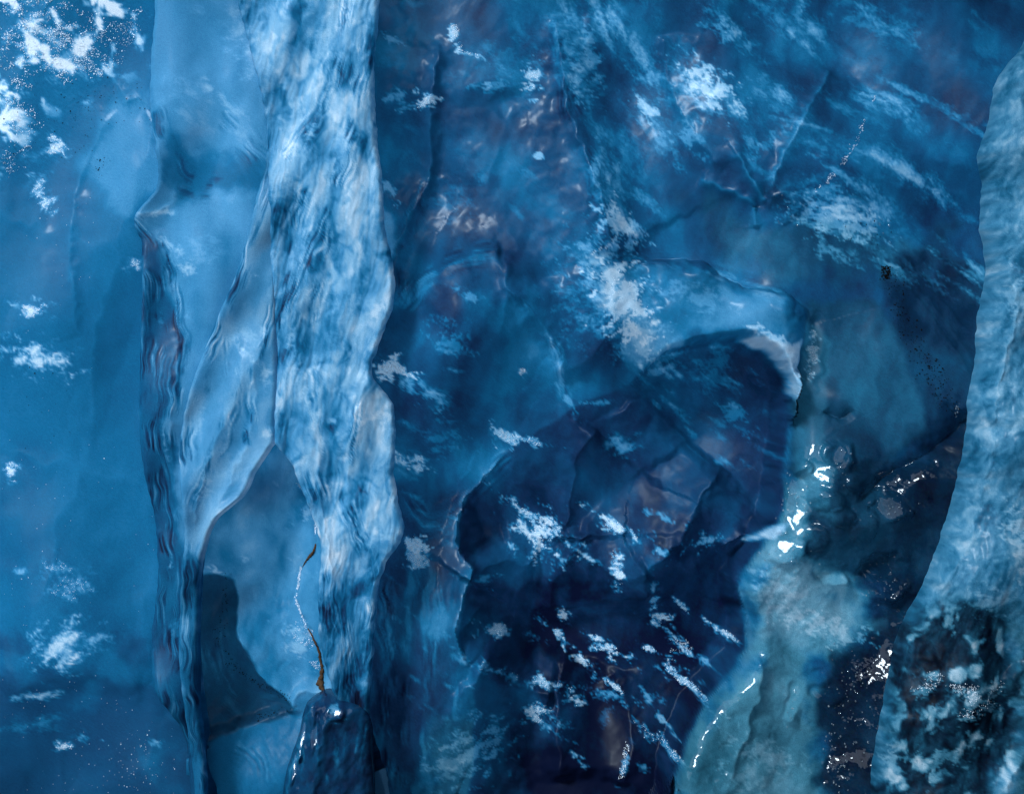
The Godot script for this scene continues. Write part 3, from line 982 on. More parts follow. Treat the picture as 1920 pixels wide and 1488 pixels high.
	for c in [[1330, 165, 75, 40, 48, 0.85], [1215, 195, 34, 22, 60, 0.8], [1290, 260, 50, 28, 60, 0.5], [1360, 60, 60, 22, 25, 0.5], [1110, 110, 26, 80, -8, 0.5], [1080, 150, 18, 60, -10, 0.5], [1150, 420, 60, 30, 52, 0.8], [1180, 440, 50, 26, 45, 0.6], [1120, 330, 40, 18, 65, 0.5],
			[1000, 145, 20, 40, 5, 0.85], [925, 160, 60, 12, -4, 0.4], [850, 70, 12, 34, -20, 0.95], [880, 100, 26, 10, 20, 0.7], [800, 188, 28, 18, 10, 0.95], [750, 190, 36, 22, 10, 0.5], [735, 70, 36, 10, 25, 0.5], [1010, 295, 12, 14, 0, 0.8], [910, 160, 14, 12, 0, 0.6],
			[1165, 565, 58, 100, -22, 1.0], [1110, 480, 60, 60, 30, 0.5], [1200, 640, 60, 50, 30, 0.5], [740, 690, 46, 26, 15, 1.0], [800, 740, 70, 22, 35, 0.55], [725, 350, 40, 14, 52, 0.6], [880, 560, 40, 14, 25, 0.5], [850, 640, 60, 34, 30, 0.4], [770, 865, 48, 16, 15, 0.8], [780, 1020, 32, 20, 0, 0.9], [780, 1050, 30, 20, 5, 0.7], [830, 820, 50, 40, 0, 0.3],
			[945, 815, 34, 22, 35, 0.8], [1005, 830, 40, 10, 15, 0.65], [1165, 838, 44, 26, -10, 0.5], [1065, 750, 40, 10, 60, 0.5], [1120, 755, 40, 6, -4, 0.5], [978, 693, 9, 14, 0, 1.0],
			[1350, 690, 60, 60, 30, 0.25], [1390, 780, 50, 26, 40, 0.4], [1250, 690, 70, 14, -25, 0.4], [1300, 560, 90, 30, 15, 0.3], [1435, 640, 60, 14, 30, 0.8], [1475, 690, 14, 34, -15, 0.7], [1518, 664, 12, 50, 8, 0.8],  # last cloud here paints pale glare on the pillar shoulder
			[1570, 420, 110, 40, 15, 0.6], [1530, 370, 70, 26, -10, 0.45], [1700, 330, 110, 20, 30, 0.4], [1440, 270, 16, 60, 45, 0.4], [1560, 480, 60, 20, 20, 0.5],
			[1440, 1090, 60, 40, 10, 0.5], [1540, 1170, 90, 30, 15, 0.6], [1470, 1140, 60, 30, 20, 0.5], [1420, 1400, 90, 34, 25, 0.5], [1380, 1440, 60, 30, 25, 0.4], [1480, 1110, 50, 20, -20, 0.5], [1480, 960, 30, 70, 15, 0.15],
			[900, 1400, 80, 70, -30, 0.55], [840, 1440, 50, 60, 0, 0.45]]:
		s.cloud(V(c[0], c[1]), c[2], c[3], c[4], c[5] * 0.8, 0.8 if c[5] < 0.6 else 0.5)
	for c in [[1140, 560, 105, 115, -15, 0.75], [742, 690, 62, 34, 15, 0.95], [805, 735, 80, 26, 32, 0.6], [772, 864, 60, 20, 14, 0.8], [782, 1030, 44, 34, 0, 0.7], [855, 70, 16, 44, -20, 0.6], [800, 188, 44, 26, 8, 0.6], [1000, 145, 30, 56, 5, 0.6], [1165, 835, 60, 34, -8, 0.5]]:
		s.cloud(V(c[0], c[1]), c[2], c[3], c[4], c[5], 1.3, 0.55, 0.88)
	# white streaks inside the hollow
	for c in [[1012, 1012, 52, 44, 30, 0.95], [965, 950, 46, 11, 35, 0.8], [1035, 990, 46, 14, 28, 0.95], [1150, 988, 56, 14, 27, 0.9], [1135, 975, 20, 12, 20, 1.0], [1095, 1042, 36, 7, 30, 0.8], [1163, 1075, 14, 40, -14, 0.9], [1250, 973, 36, 9, 16, 0.5], [1240, 1032, 30, 14, 40, 0.6], [1228, 1120, 9, 46, -10, 0.6], [1246, 1172, 26, 20, 20, 0.85], [907, 1090, 32, 14, 8, 0.4],
			[926, 1186, 32, 16, 12, 0.75], [1064, 1170, 18, 14, 25, 0.95], [1046, 1205, 32, 10, 35, 0.85], [1010, 1215, 20, 10, 20, 0.4], [1123, 1214, 18, 8, 20, 0.8], [1152, 1240, 38, 18, 14, 0.95], [1100, 1262, 46, 11, 35, 1.0], [1155, 1300, 40, 9, 32, 0.8], [1080, 1325, 16, 26, -20, 0.9], [1140, 1318, 40, 14, 12, 0.6], [940, 1262, 60, 11, 28, 0.5], [1025, 1292, 44, 13, 18, 0.8], [1010, 1350, 34, 24, 10, 0.8], [1040, 1370, 20, 20, 0, 0.6],
			[1062, 1396, 14, 8, 30, 0.8], [1082, 1425, 16, 8, 35, 0.8], [1100, 1446, 14, 8, 30, 0.7], [1222, 1230, 22, 9, 30, 0.85], [1275, 1205, 18, 10, 35, 0.85], [1285, 1228, 22, 14, 30, 0.8], [1268, 1264, 22, 16, 30, 0.7], [1298, 1296, 46, 13, 24, 0.75], [1226, 1322, 22, 14, 30, 0.6], [1252, 1366, 28, 9, 32, 0.7], [1245, 1402, 50, 12, 30, 0.6], [1213, 1450, 14, 7, 20, 0.6], [1290, 1150, 26, 7, 45, 0.8], [1345, 1180, 20, 7, 35, 0.8], [1372, 1200, 24, 8, 32, 0.75], [1330, 1255, 26, 9, 40, 0.6], [1320, 1020, 30, 20, -20, 0.6], [1175, 1440, 6, 44, 14, 0.6], [1140, 1360, 8, 34, 20, 0.3]]:
		s.cloud(V(c[0], c[1]), c[2] * 1.4, c[3] * 1.1, c[4] + 4.0, c[5] * 1.1, 0.95, 0.95, 0.92)
	s.mottle(0.03, 7, 7, 0)
	# ---- which piece of ice
	s.paint(L([760, 430, 840, 470, 950, 480, 990, 600, 930, 800, 860, 930, 770, 930, 740, 700]), 1)
	s.paint(L([1250, -200, 2100, -200, 2100, 700, 1620, 560, 1500, 560, 1380, 520, 1310, 480, 1220, 470, 1150, 420, 1200, 250]), 2)
	s.paint(L([1620, 430, 2100, 430, 2100, 820, 1760, 860, 1640, 700]), 3)
	s.paint(L([1050, 520, 1180, 490, 1310, 488, 1380, 528, 1480, 558, 1508, 600, 1490, 690, 1478, 800, 1468, 708, 1430, 655, 1380, 632, 1320, 640, 1250, 662, 1170, 725, 1060, 700]), 4)
	s.paint(L([1370, 625, 1440, 636, 1500, 620, 1490, 690, 1478, 800, 1468, 708, 1430, 655]), 5)
	s.paint(hollow, 6)
	s.paint(L([1082, 700, 1082, 856, 1067, 965, 1068, 1020, 1120, 1055, 1170, 1090, 1217, 1067, 1277, 1010, 1362, 875, 1476, 800, 1476, 600]), 7)
	s.paint(L([1217, 1067, 1277, 1010, 1362, 875, 1476, 800, 1465, 880, 1455, 950, 1420, 1020, 1390, 1070, 1378, 1100, 1395, 1150, 1398, 1215, 1380, 1250, 1320, 1310, 1285, 1370, 1250, 1450, 1250, 1600, 1165, 1600, 1188, 1380, 1157, 1280, 1210, 1105]), 8)
	s.paint(L([886, 1244, 1045, 1310, 1065, 1237, 1157, 1280, 1188, 1380, 1165, 1600, 990, 1600, 975, 1400, 940, 1310]), 9)
	# parts outside the hollow's outline keep the vault
	s.paint(L([600, 1000, 864, 1000, 863, 1037, 890, 1063, 875, 1109, 860, 1169, 867, 1218, 886, 1244, 830, 1330, 780, 1620, 600, 1620]), 10)
	s.paint(L([886, 1244, 930, 1300, 970, 1400, 985, 1620, 780, 1620, 830, 1330]), 11)
	s.paint(L([1515, 590, 1486, 700, 1476, 800, 1465, 880, 1455, 950, 1420, 1020, 1390, 1070, 1378, 1100, 1395, 1150, 1398, 1215, 1380, 1250, 1320, 1310, 1285, 1370, 1260, 1440, 1250, 1610, 2080, 1610, 2080, 820, 1760, 860, 1640, 700, 1620, 560]), 12)
	s.paint(L([1378, 1100, 1450, 1060, 1570, 1090, 1650, 1180, 1560, 1230, 1430, 1260, 1398, 1215, 1395, 1150]), 13)
	s.paint(L([1515, 590, 1486, 700, 1476, 800, 1470, 836, 1540, 826, 1640, 850, 1760, 860, 1640, 700, 1620, 560]), 21)
	var n := 14
	for k in [[1546, 846, 24, 22], [1530, 931, 36, 21], [1558, 962, 27, 19], [1508, 1001, 30, 26], [1488, 872, 22, 15], [1600, 900, 34, 20], [1600, 985, 26, 30]]:
		s.paint(ellipse(k[0], k[1], k[2], k[3]), n)
		n += 1

func left_features(s: Sheet) -> void:
	s.rough(0.06, 420, 520, 0.2)
	s.cells(-0.014, 0.0, 210, 330, 0.2, L([-700, -340, 330, -340, 350, 1610, -700, 1610]), 40, -0.02)
	s.fold(L([218, 200, 168, 280, 140, 360, 130, 440, 142, 560, 150, 640]), 0.014, 18, 110, true, 0.06)
	s.fold(L([222, 198, 275, 190, 300, 260, 330, 350]), 0.012, 60, 14, true)
	s.fold(L([0, 1290, 80, 1275, 160, 1250, 280, 1290]), 0.025, 60, 30, false)
	s.bump(V(120, 1190), 130, 110, 0, 0.03)
	s.rough(0.0012, 10, 14, 0.4, true, L([-300, -140, 300, -140, 270, 160, 150, 220, 40, 330, -300, 330]), 50)
	s.level(L([150, 300, 215, 195, 275, 190, 330, 340, 300, 370, 240, 400]), 0.5, 0.0, 18)
	s.level(L([-310, 1240, 300, 1260, 420, 1610, -710, 1610, -710, 1240]), 0.27, 0.05, 90)  # lower wall darkened in colour where less light comes through
	s.mottle(0.05, 200, 260, 0.2)
	s.mottle(0.8, 80, 70, 0.4, 2.2, L([-300, -140, 290, -140, 270, 90, 180, 150, 60, 200, 10, 320, -300, 330]), 60, 40)
	for c in [[96, 272, 26, 34, 10, 0.95], [74, 362, 22, 44, -32, 0.9], [63, 580, 40, 20, 8, 1.0], [72, 672, 80, 34, 12, 0.95], [18, 885, 20, 20, 0, 1.0], [130, 1085, 52, 40, 30, 0.45], [122, 1208, 66, 52, -20, 0.9], [195, 1195, 36, 14, -15, 0.5], [66, 1304, 56, 11, -8, 0.7], [112, 1404, 22, 15, -20, 0.9], [152, 1384, 20, 12, 10, 0.6], [190, 1390, 9, 8, 0, 0.7], [296, 1390, 16, 10, 10, 0.7], [248, 495, 20, 13, 20, 0.8], [40, 1070, 16, 8, 0, 0.5], [60, 60, 70, 60, 0, 0.5], [120, 110, 60, 50, 30, 0.4], [30, 230, 30, 80, 0, 0.4], [160, 190, 20, 8, -15, 0.6], [60, 1360, 70, 18, -5, 0.3]]:
		s.cloud(V(c[0], c[1]), c[2] * 1.25, c[3] * 1.25, c[4], c[5], 1.1, 0.7)
	for c in [[72, 672, 90, 36, 12, 0.95], [125, 1208, 62, 50, -15, 0.95], [130, 1215, 26, 22, 0, 0.9], [66, 1304, 70, 14, -8, 0.7]]:
		s.cloud(V(c[0], c[1]), c[2], c[3], c[4], c[5], 1.4, 0.4, 0.93)
	s.mottle(0.03, 7, 7, 0)
	s.paint(L([150, 300, 215, 195, 275, 190, 330, 350, 300, 375, 240, 400]), 1)

func drape_features(s: Sheet) -> void:
	s.rough(0.035, 180, 300, 0.2)
	s.fold(L([245, 402, 300, 394, 345, 345]), 0.006, 16, 30, true, 0.1)
	s.fold(L([290, 420, 304, 500, 332, 580, 336, 680, 322, 780, 322, 860, 335, 1000]), 0.012, 20, 40, true, 0.03)
	s.level(L([258, 440, 290, 440, 312, 540, 336, 640, 330, 700, 318, 800, 345, 1000, 380, 1100, 380, 1610, 240, 1610, 250, 900]), 0.35, 0.0, 12)
	s.level(L([345, 350, 520, 340, 460, 520, 420, 620, 350, 560, 315, 450]), 0.54, 0.0, 30)
	s.mottle(0.09, 120, 200, 0.1)
	s.level(L([280, -140, 400, -140, 400, 110, 330, 120, 280, 140]), 0.54, 0.0, 40)
	s.level(L([290, 215, 330, 240, 400, 300, 480, 300, 520, 370, 340, 370]), 0.40, 0.0, 22)
	s.strands(L([285, 200, 310, 280, 345, 340, 420, 350]), 40, 0.12, 4.0, -0.9)
	s.strands(L([400, 200, 450, 260, 500, 320]), 60, 0.08, 4.0, -0.3)
	for c in [[390, 165, 18, 34, -20, 0.7], [425, 195, 60, 20, 35, 0.6], [340, 170, 60, 50, 20, 0.35], [350, 215, 80, 24, 28, 0.35], [450, 60, 60, 90, 0, 0.5], [470, 120, 26, 60, 8, 0.5], [440, 250, 70, 20, 40, 0.3], [370, 20, 30, 18, 30, 0.4]]:
		s.cloud(V(c[0], c[1]), c[2], c[3], c[4], c[5], 1.2, 0.55, 0.84)
	s.strands(L([262, 440, 285, 560, 290, 700, 282, 820, 300, 960, 320, 1080, 318, 1240, 340, 1380, 356, 1500]), 46, 0.225, 4.0, -0.25)
	s.strands(L([300, 440, 325, 540, 338, 640, 330, 740, 318, 850]), 22, 0.24, 4.0, -0.3)
	s.strands(L([245, 400, 290, 440, 310, 480]), 26, 0.24, 4.0, -0.4)
	for c in [[322, 462, 46, 12, 36, 0.75], [348, 502, 34, 18, 12, 0.8], [300, 398, 40, 12, -10, 0.7], [318, 1060, 11, 22, 10, 0.9], [312, 840, 12, 36, -4, 0.5], [380, 470, 60, 50, 0, 0.25], [300, 600, 10, 30, 0, 0.3], [330, 1180, 18, 60, 0, 0.3], [350, 590, 12, 8, 0, 0.4]]:
		s.cloud(V(c[0], c[1]), c[2], c[3], c[4], c[5], 1.0, 0.7, 0.88)
	s.mottle(0.025, 7, 7, 0)
	s.roll(12, 0.02, 6, 0.01)
	s.paint(L([240, 420, 305, 420, 336, 660, 322, 800, 345, 1000, 370, 1610, 240, 1610]), 1)
	s.paint(L([260, -340, 560, -340, 560, 340, 420, 350, 350, 352, 300, 330, 260, 250]), 2)

func lobe_features(s: Sheet) -> void:
	s.rough(0.02, 120, 220, 0.3)
	s.fold(L([505, 600, 480, 680, 478, 760, 462, 830, 430, 900, 385, 990]), 0.012, 24, 18, true, 0.05)
	s.fold(L([440, 620, 455, 700, 420, 800, 380, 900, 362, 1000]), 0.010, 18, 30, true, 0.03)
	s.level(L([345, 1010, 380, 1050, 390, 1610, 320, 1610]), 0.40, 0.0, 14)
	s.mottle(0.12, 80, 190, 0.2)
	s.strands(L([500, 300, 468, 420, 455, 480, 410, 600, 372, 700, 345, 800, 345, 900]), 34, 0.255, 4.0, -0.35)
	s.strands(L([425, 600, 430, 680, 440, 760, 400, 860, 360, 960]), 26, 0.18, 4.0, -0.25)
	s.strands(L([512, 480, 508, 600, 480, 690, 470, 780, 462, 840]), 16, 0.27, 4.0, -0.4)
	s.strands(L([360, 1000, 355, 1120, 350, 1260, 368, 1400, 378, 1500]), 24, 0.21, 4.0, -0.2)
	for c in [[462, 632, 44, 30, 20, 0.45], [455, 655, 46, 10, 40, 0.7], [496, 620, 14, 18, 0, 0.6], [480, 517, 20, 7, 20, 0.7], [503, 812, 18, 20, 0, 0.9], [382, 915, 26, 40, 15, 0.6], [410, 960, 24, 14, -30, 0.5], [500, 705, 18, 34, 0, 0.7], [372, 790, 12, 50, 8, 0.4], [440, 880, 60, 40, -40, 0.25], [475, 330, 16, 30, 0, 0.5]]:
		s.cloud(V(c[0], c[1]), c[2], c[3], c[4], c[5], 1.0, 0.6, 0.88)
	s.fold(L([522, 800, 514, 832, 478, 882, 452, 932, 402, 977, 382, 1034, 374, 1100]), 0.010, 14, 12, false, 0.22, 0.05, 0.0)
	s.mottle(0.025, 7, 7, 0)
	s.roll(9, 0.014, 12, 0.045, 20, 0.03)
	s.paint(L([512, 790, 545, 800, 545, 840, 490, 905, 460, 950, 410, 995, 390, 1050, 370, 1050, 385, 985, 440, 930, 470, 880]), 1)

func limb_features(s: Sheet) -> void:
	s.rough(0.02, 110, 300, 0.1)
	s.rough(0.0022, 18, 150, 0.15)
	s.rough(0.0012, 9, 60, 0.2)
	for e in [[545, 330, 40, 56, 0.2], [600, 235, 30, 44, 0.2], [590, 430, 34, 60, 0.2], [640, 560, 60, 90, 0], [660, 290, 30, 50, 0.1], [560, 690, 22, 60, 0], [680, 820, 26, 46, 0.1], [625, 1000, 36, 70, 0.2], [730, 840, 16, 50, 0.1], [735, 1010, 18, 34, 0.2]]:
		s.bump(V(e[0], e[1]), e[2], e[3], e[4], 0.014)
	s.fold(L([700, 690, 668, 770, 655, 880, 660, 1000, 700, 1060, 715, 1090]), 0.015, 24, 16, true, 0.06)
	s.fold(L([600, 820, 600, 900, 612, 1000, 622, 1100, 612, 1200]), 0.012, 14, 18, true, 0.05)
	s.cells(0.006, 0.04, 95, 210, 0.2, L([430, -340, 740, -340, 760, 1080, 560, 1080, 500, 800]), 30, 0.08)
	s.level(L([600, 1090, 690, 1090, 690, 1610, 600, 1610]), 0.50, 0.0, 30)
	s.level(L([640, 1320, 700, 1300, 720, 1610, 620, 1610]), 0.27, 0.1, 30)
	s.mottle(0.30, 100, 220, 0.2)
	s.mottle(-0.22, 60, 200, 0.25, 1.6, [], 20, 450)
	s.mottle(0.06, 22, 50, 0.3)
	s.mottle(0.12, 40, 60, 0.5, 1.8, [], 20, 880)
	s.mottle(-0.10, 36, 70, -0.4, 1.8, [], 20, 1290)
	s.strands(L([655, -60, 640, 60, 610, 200, 560, 270, 530, 300]), 40, 0.204, 4.0, -0.3)
	s.strands(L([690, 40, 680, 160, 660, 260, 630, 360, 600, 450, 560, 540, 530, 640, 525, 760]), 44, 0.229, 4.0, -0.4)
	s.strands(L([575, 340, 555, 430, 535, 520, 520, 620, 518, 760]), 30, 0.229, 4.0, -0.4)
	s.strands(L([615, 480, 590, 560, 575, 660, 590, 760, 600, 860, 615, 960]), 24, 0.178, 4.0, -0.3)
	s.strands(L([700, 700, 670, 780, 660, 880, 672, 980, 705, 1050]), 22, 0.229, 4.0, -0.4)
	s.strands(L([640, 860, 650, 960, 690, 1040, 700, 1140, 690, 1260]), 26, 0.229, 4.0, -0.4)
	s.strands(L([560, 820, 580, 900, 600, 1000, 612, 1100, 606, 1200]), 20, 0.204, 4.0, -0.3)
	s.strands(L([640, 1080, 650, 1200, 670, 1320, 690, 1480]), 50, 0.153, 4.0, -0.1)
	for c in [[585, 252, 20, 32, 12, 0.85], [625, 226, 18, 26, 20, 0.7], [525, 335, 40, 50, 10, 0.55], [520, 368, 34, 18, 20, 0.7], [556, 352, 20, 34, 8, 0.8], [655, 272, 30, 48, 0, 0.6], [600, 372, 26, 44, 0, 0.5], [664, 186, 14, 10, 0, 0.95], [625, 322, 10, 9, 0, 0.9], [545, 640, 16, 40, 4, 0.85], [552, 700, 22, 50, 0, 0.8], [540, 735, 16, 40, 0, 0.6], [640, 580, 66, 80, 0, 0.4], [620, 670, 50, 60, 0, 0.4], [625, 500, 50, 50, 0, 0.3], [627, 790, 22, 10, 15, 0.85], [640, 830, 14, 22, 15, 0.8], [735, 820, 16, 56, 6, 0.7], [665, 1015, 36, 18, 20, 0.5], [690, 920, 14, 40, 0, 0.4], [735, 1010, 14, 26, 10, 0.5], [500, 160, 16, 60, 0, 0.5], [480, 60, 30, 70, 0, 0.5], [550, 110, 60, 14, 55, 0.5], [532, 150, 14, 30, -10, 0.7], [600, 80, 40, 60, 0, 0.4], [685, 60, 12, 60, 0, 0.5], [640, 1180, 30, 50, 0, 0.25], [590, 890, 18, 30, 0, 0.4], [700, 450, 14, 50, 0, 0.4], [575, 450, 20, 30, 0, 0.4]]:
		s.cloud(V(c[0], c[1]), c[2], c[3], c[4], c[5], 1.1, 0.6, 0.82)
	s.fold(L([506, 780, 515, 828, 546, 872, 562, 912, 590, 982, 601, 1032, 597, 1100, 600, 1200]), 0.008, 10, 12, false, 0.14, 0.05, 0.0)
	s.mottle(0.025, 7, 7, 0)
	s.roll(10, 0.02, 10, 0.04)
	s.paint(L([500, 1110, 800, 1110, 800, 1620, 500, 1620]), 1)

func niche_features(s: Sheet) -> void:
	s.rough(0.04224, 220, 240, 0.4)
	s.bump(V(500, 1100), 130, 220, 0, -0.06)
	s.bump(V(485, 890), 36, 60, 0.1, -0.10)
	s.fold(L([550, 905, 580, 940, 590, 1000, 588, 1035, 565, 1060, 553, 1100, 555, 1140, 575, 1180, 592, 1210, 602, 1260, 604, 1290]), -0.02, 8, 14, true, 0.0, 0.05)
	s.fold(L([540, 1340, 560, 1300, 600, 1298, 640, 1296]), 0.04, 20, 30, true, 0.1)
	s.rough(0.003, 30, 60, 0.14)
	s.mottle(0.16, 110, 170, 0.14)
	s.streaks(L([470, 880, 600, 960, 590, 1280, 480, 1260]), 22, 35, 25, 6, 22, 3, 0.5, 21)
	s.streaks(L([420, 960, 600, 960, 600, 1290, 470, 1280]), 8, 60, 70, 50, 110, 24, 0.3, 22, 0.62)
	s.level(L([370, 1340, 560, 1330, 640, 1600, 330, 1600]), 0.42, 0.0, 30)
	for c in [[555, 1215, 30, 46, -20, 0.4], [400, 1075, 28, 8, 30, 0.6], [450, 1055, 12, 10, 0, 0.3], [575, 960, 16, 26, 0, 0.4]]:
		s.cloud(V(c[0], c[1]), c[2], c[3], c[4], c[5], 0.7)
	var smoke := L([340, 1080, 400, 1076, 434, 1090, 447, 1200, 481, 1270, 525, 1306, 556, 1332, 545, 1342, 480, 1362, 410, 1385, 340, 1400])
	s.plateau(smoke, [[L([400, 1076, 434, 1090, 447, 1200, 481, 1270, 525, 1306, 556, 1332]), 36.0, true], [L([556, 1332, 480, 1362, 410, 1385, 340, 1400]), 26.0, false]], -0.05)
	s.level(smoke, 0.26, 0.45, 4)
	s.strands(L([385, 1180, 400, 1260, 440, 1330, 520, 1345]), 60, 0.08, 5.0, 0.2)
	s.strands(L([440, 1400, 480, 1430, 500, 1500]), 60, 0.07, 5.0, 0.2)
	s.mottle(0.05, 50, 90, 0.6, 0.0, smoke, 12)
	s.mottle(0.02, 7, 7, 0)
	s.paint(smoke, 1)

func boss_features(s: Sheet) -> void:
	s.rough(0.0072, 60, 90, 0.14)
	s.rough(0.00264, 22, 40, 0.2)
	s.mottle(0.1, 40, 70, 0.2)
	s.cloud(V(635, 1325), 20, 20, 0, 0.5, 0.8)
	s.fold(L([612, 1300, 585, 1320, 570, 1380, 548, 1440, 538, 1500]), 0.02, 10, 24, true, 0.2)
	s.fold(L([640, 1310, 612, 1360, 600, 1430, 590, 1500]), 0.02, 20, 30, true, 0.06)
	s.streaks(L([560, 1320, 690, 1320, 690, 1500, 545, 1500]), 16, 80, 95, 20, 60, 7, 0.4, 3)
	s.roll(60, 0.14, 30, 0.06, 36, 0.08)
	for f in [[570, 1378, 5, 34], [594, 1372, 6, 26], [634, 1326, 13, 9], [556, 1430, 4, 26]]:
		s.facet(V(f[0], f[1]), f[2], f[3], 0.15, 0.244, 0.506, 0.15)

func right_features(s: Sheet) -> void:
	s.rough(0.0384, 200, 320, 0.1)
	s.fold(L([1865, 480, 1880, 600, 1850, 720, 1840, 800]), 0.03, 20, 30, true, 0.02)
	s.fold(L([1860, 1240, 1895, 1300, 1895, 1380, 1840, 1480]), 0.05, 60, 16, true, 0.06)
	s.fold(L([1840, 800, 1820, 930, 1790, 1020, 1740, 1110]), 0.02, 14, 30, true)
	s.rough(0.0048, 40, 90, 0.14)
	s.level(L([1690, 1160, 1760, 1090, 1850, 1130, 1880, 1250, 1890, 1350, 1830, 1470, 1640, 1600, 1650, 1320]), 0.16, 0.8, 22)
	s.level(L([1870, 1150, 2100, 1100, 2300, 1600, 1840, 1600, 1895, 1380]), 0.36, 0.9, 26)
	s.mottle(0.13, 60, 150, 0.14)
	s.mottle(0.16, 70, 110, 0.4, 2.0)
	s.mottle(-0.14, 60, 160, 0.35, 2.0, [], 20, 400)
	s.mottle(0.10, 14, 26, 0.5)
	s.mottle(0.10, 16, 26, 0.4, 1.4, [], 20, 730)
	s.mottle(0.6, 60, 80, 0.3, 2.2, L([1680, 1180, 1780, 1110, 1880, 1180, 1880, 1420, 1800, 1480, 1650, 1480]), 30, 77)
	for c in [[1890, 1000, 40, 90, 0, 0.6], [1830, 1120, 40, 34, 0, 0.4], [1800, 1300, 60, 36, -10, 0.7], [1720, 1280, 30, 30, 0, 0.5], [1740, 1400, 70, 26, -10, 0.5], [1660, 1420, 14, 60, 0, 0.5], [1885, 570, 26, 60, 0, 0.4]]:
		s.cloud(V(c[0], c[1]), c[2], c[3], c[4], c[5], 0.6)
	s.mottle(0.03, 7, 7, 0)
	s.roll(70, 0.2, 0.0, 0.0)
	s.paint(L([1600, 1150, 1700, 1150, 1780, 1090, 1880, 1150, 1900, 1300, 1890, 1400, 1830, 1620, 1600, 1620]), 1)

# ---------------------------------------------------------------- frost, grit, veins, knobs, drops
func flecks(called: String, label: String, category: String, group: String, s: Sheet, clusters: Array, size: float, m: Material, seed_: int, lift := 0.3, cut := 0.25, dense := 2.6) -> void:
	var rng := RandomNumberGenerator.new()
	rng.seed = seed_
	var base: Vector3 = s.at(clusters[0][0], clusters[0][1])[0]
	var spots := PackedVector2Array()
	for c in clusters:
		var ang := deg_to_rad(c[4])
		for k in int(c[5] * dense):
			var p := rng.randf_range(-1.3, 1.3)
			var q := rng.randf_range(-1.3, 1.3)
			var d := sqrt(p * p + q * q)
			p *= c[2]
			q *= c[3]
			var g := NC.get_noise_2d(p * 2.0 + c[0], q * 3.4 + c[1]) + 0.55 * NR.get_noise_2d(p * 5.0 + c[1], q * 7.0)
			if 0.72 - d + 0.9 * g < cut * rng.randf_range(0.2, 1.4):
				continue
			spots.append(Vector2(c[0] + p * cos(ang) - q * sin(ang), c[1] + p * sin(ang) + q * cos(ang)))
	var tufts := [spots] if group == "stuff" else tufts_of(spots)
	if tufts.is_empty():
		return
	var owner_ := thing(called, label, category, base, group) if tufts.size() > 1 else null
	for t in tufts:
		var vs := PackedVector3Array()
		var ns := PackedVector3Array()
		for p in t:
			var hit: Array = s.at(p.x, p.y)
			var r := size * rng.randf_range(0.4, 1.0) * (0.6 + 0.4 * rng.randf())
			var w := Basis(Vector3(rng.randf() - 0.5, rng.randf() - 0.5, rng.randf() - 0.5).normalized(), rng.randf() * TAU).scaled(Vector3(r * rng.randf_range(0.6, 1.5), r * rng.randf_range(0.6, 1.5), r * 0.8))
			crystal(vs, ns, w, hit[0] + hit[1] * r * lift - base)
		if owner_:
			piece("frost_tuft", crystals(vs, ns), m, owner_)
		else:
			var n := piece(called, crystals(vs, ns), m, self, base)
			tag(n, label, category, "" if group == "stuff" else group, "stuff" if group == "stuff" else "")

# the crystals sorted into tufts that hang together; stray ones are left out
func tufts_of(spots: PackedVector2Array) -> Array:
	var at := {}
	for k in spots.size():
		var c := Vector2i((spots[k] / 4.0).floor())
		if not at.has(c):
			at[c] = []
		at[c].append(k)
	var out := []
	var seen := {}
	for c in at:
		if seen.has(c):
			continue
		seen[c] = true
		var stack := [c]
		var t := PackedVector2Array()
		while stack.size():
			var a: Vector2i = stack.pop_back()
			for k in at[a]:
				t.append(spots[k])
			for dx in [-1, 0, 1]:
				for dy in [-1, 0, 1]:
					var e := a + Vector2i(dx, dy)
					if at.has(e) and not seen.has(e):
						seen[e] = true
						stack.append(e)
		if t.size() > maxi(7, spots.size() / 25):
			out.append(t)
	return out

func crystals(vs: PackedVector3Array, ns: PackedVector3Array) -> ArrayMesh:
	var arr := []
	arr.resize(Mesh.ARRAY_MAX)
	arr[Mesh.ARRAY_VERTEX] = vs
	arr[Mesh.ARRAY_NORMAL] = ns
	var me := ArrayMesh.new()
	me.add_surface_from_arrays(Mesh.PRIMITIVE_TRIANGLES, arr)
	return me

const TET := [Vector3(1, 1, 1), Vector3(-1, -1, 1), Vector3(-1, 1, -1), Vector3(1, -1, -1)]
const TRI := [[0, 1, 2], [0, 3, 1], [0, 2, 3], [1, 3, 2]]
func crystal(vs: PackedVector3Array, ns: PackedVector3Array, w: Basis, o: Vector3) -> void:
	var p := [w * TET[0], w * TET[1], w * TET[2], w * TET[3]]
	for t in TRI:
		var n: Vector3 = ((p[t[0]] + p[t[1]] + p[t[2]]) as Vector3).normalized()
		var flip: bool = (p[t[1]] - p[t[0]]).cross(p[t[2]] - p[t[0]]).dot(n) > 0
		for k in ([0, 2, 1] if flip else [0, 1, 2]):
			vs.append(p[t[k]] + o)
			ns.append(n)

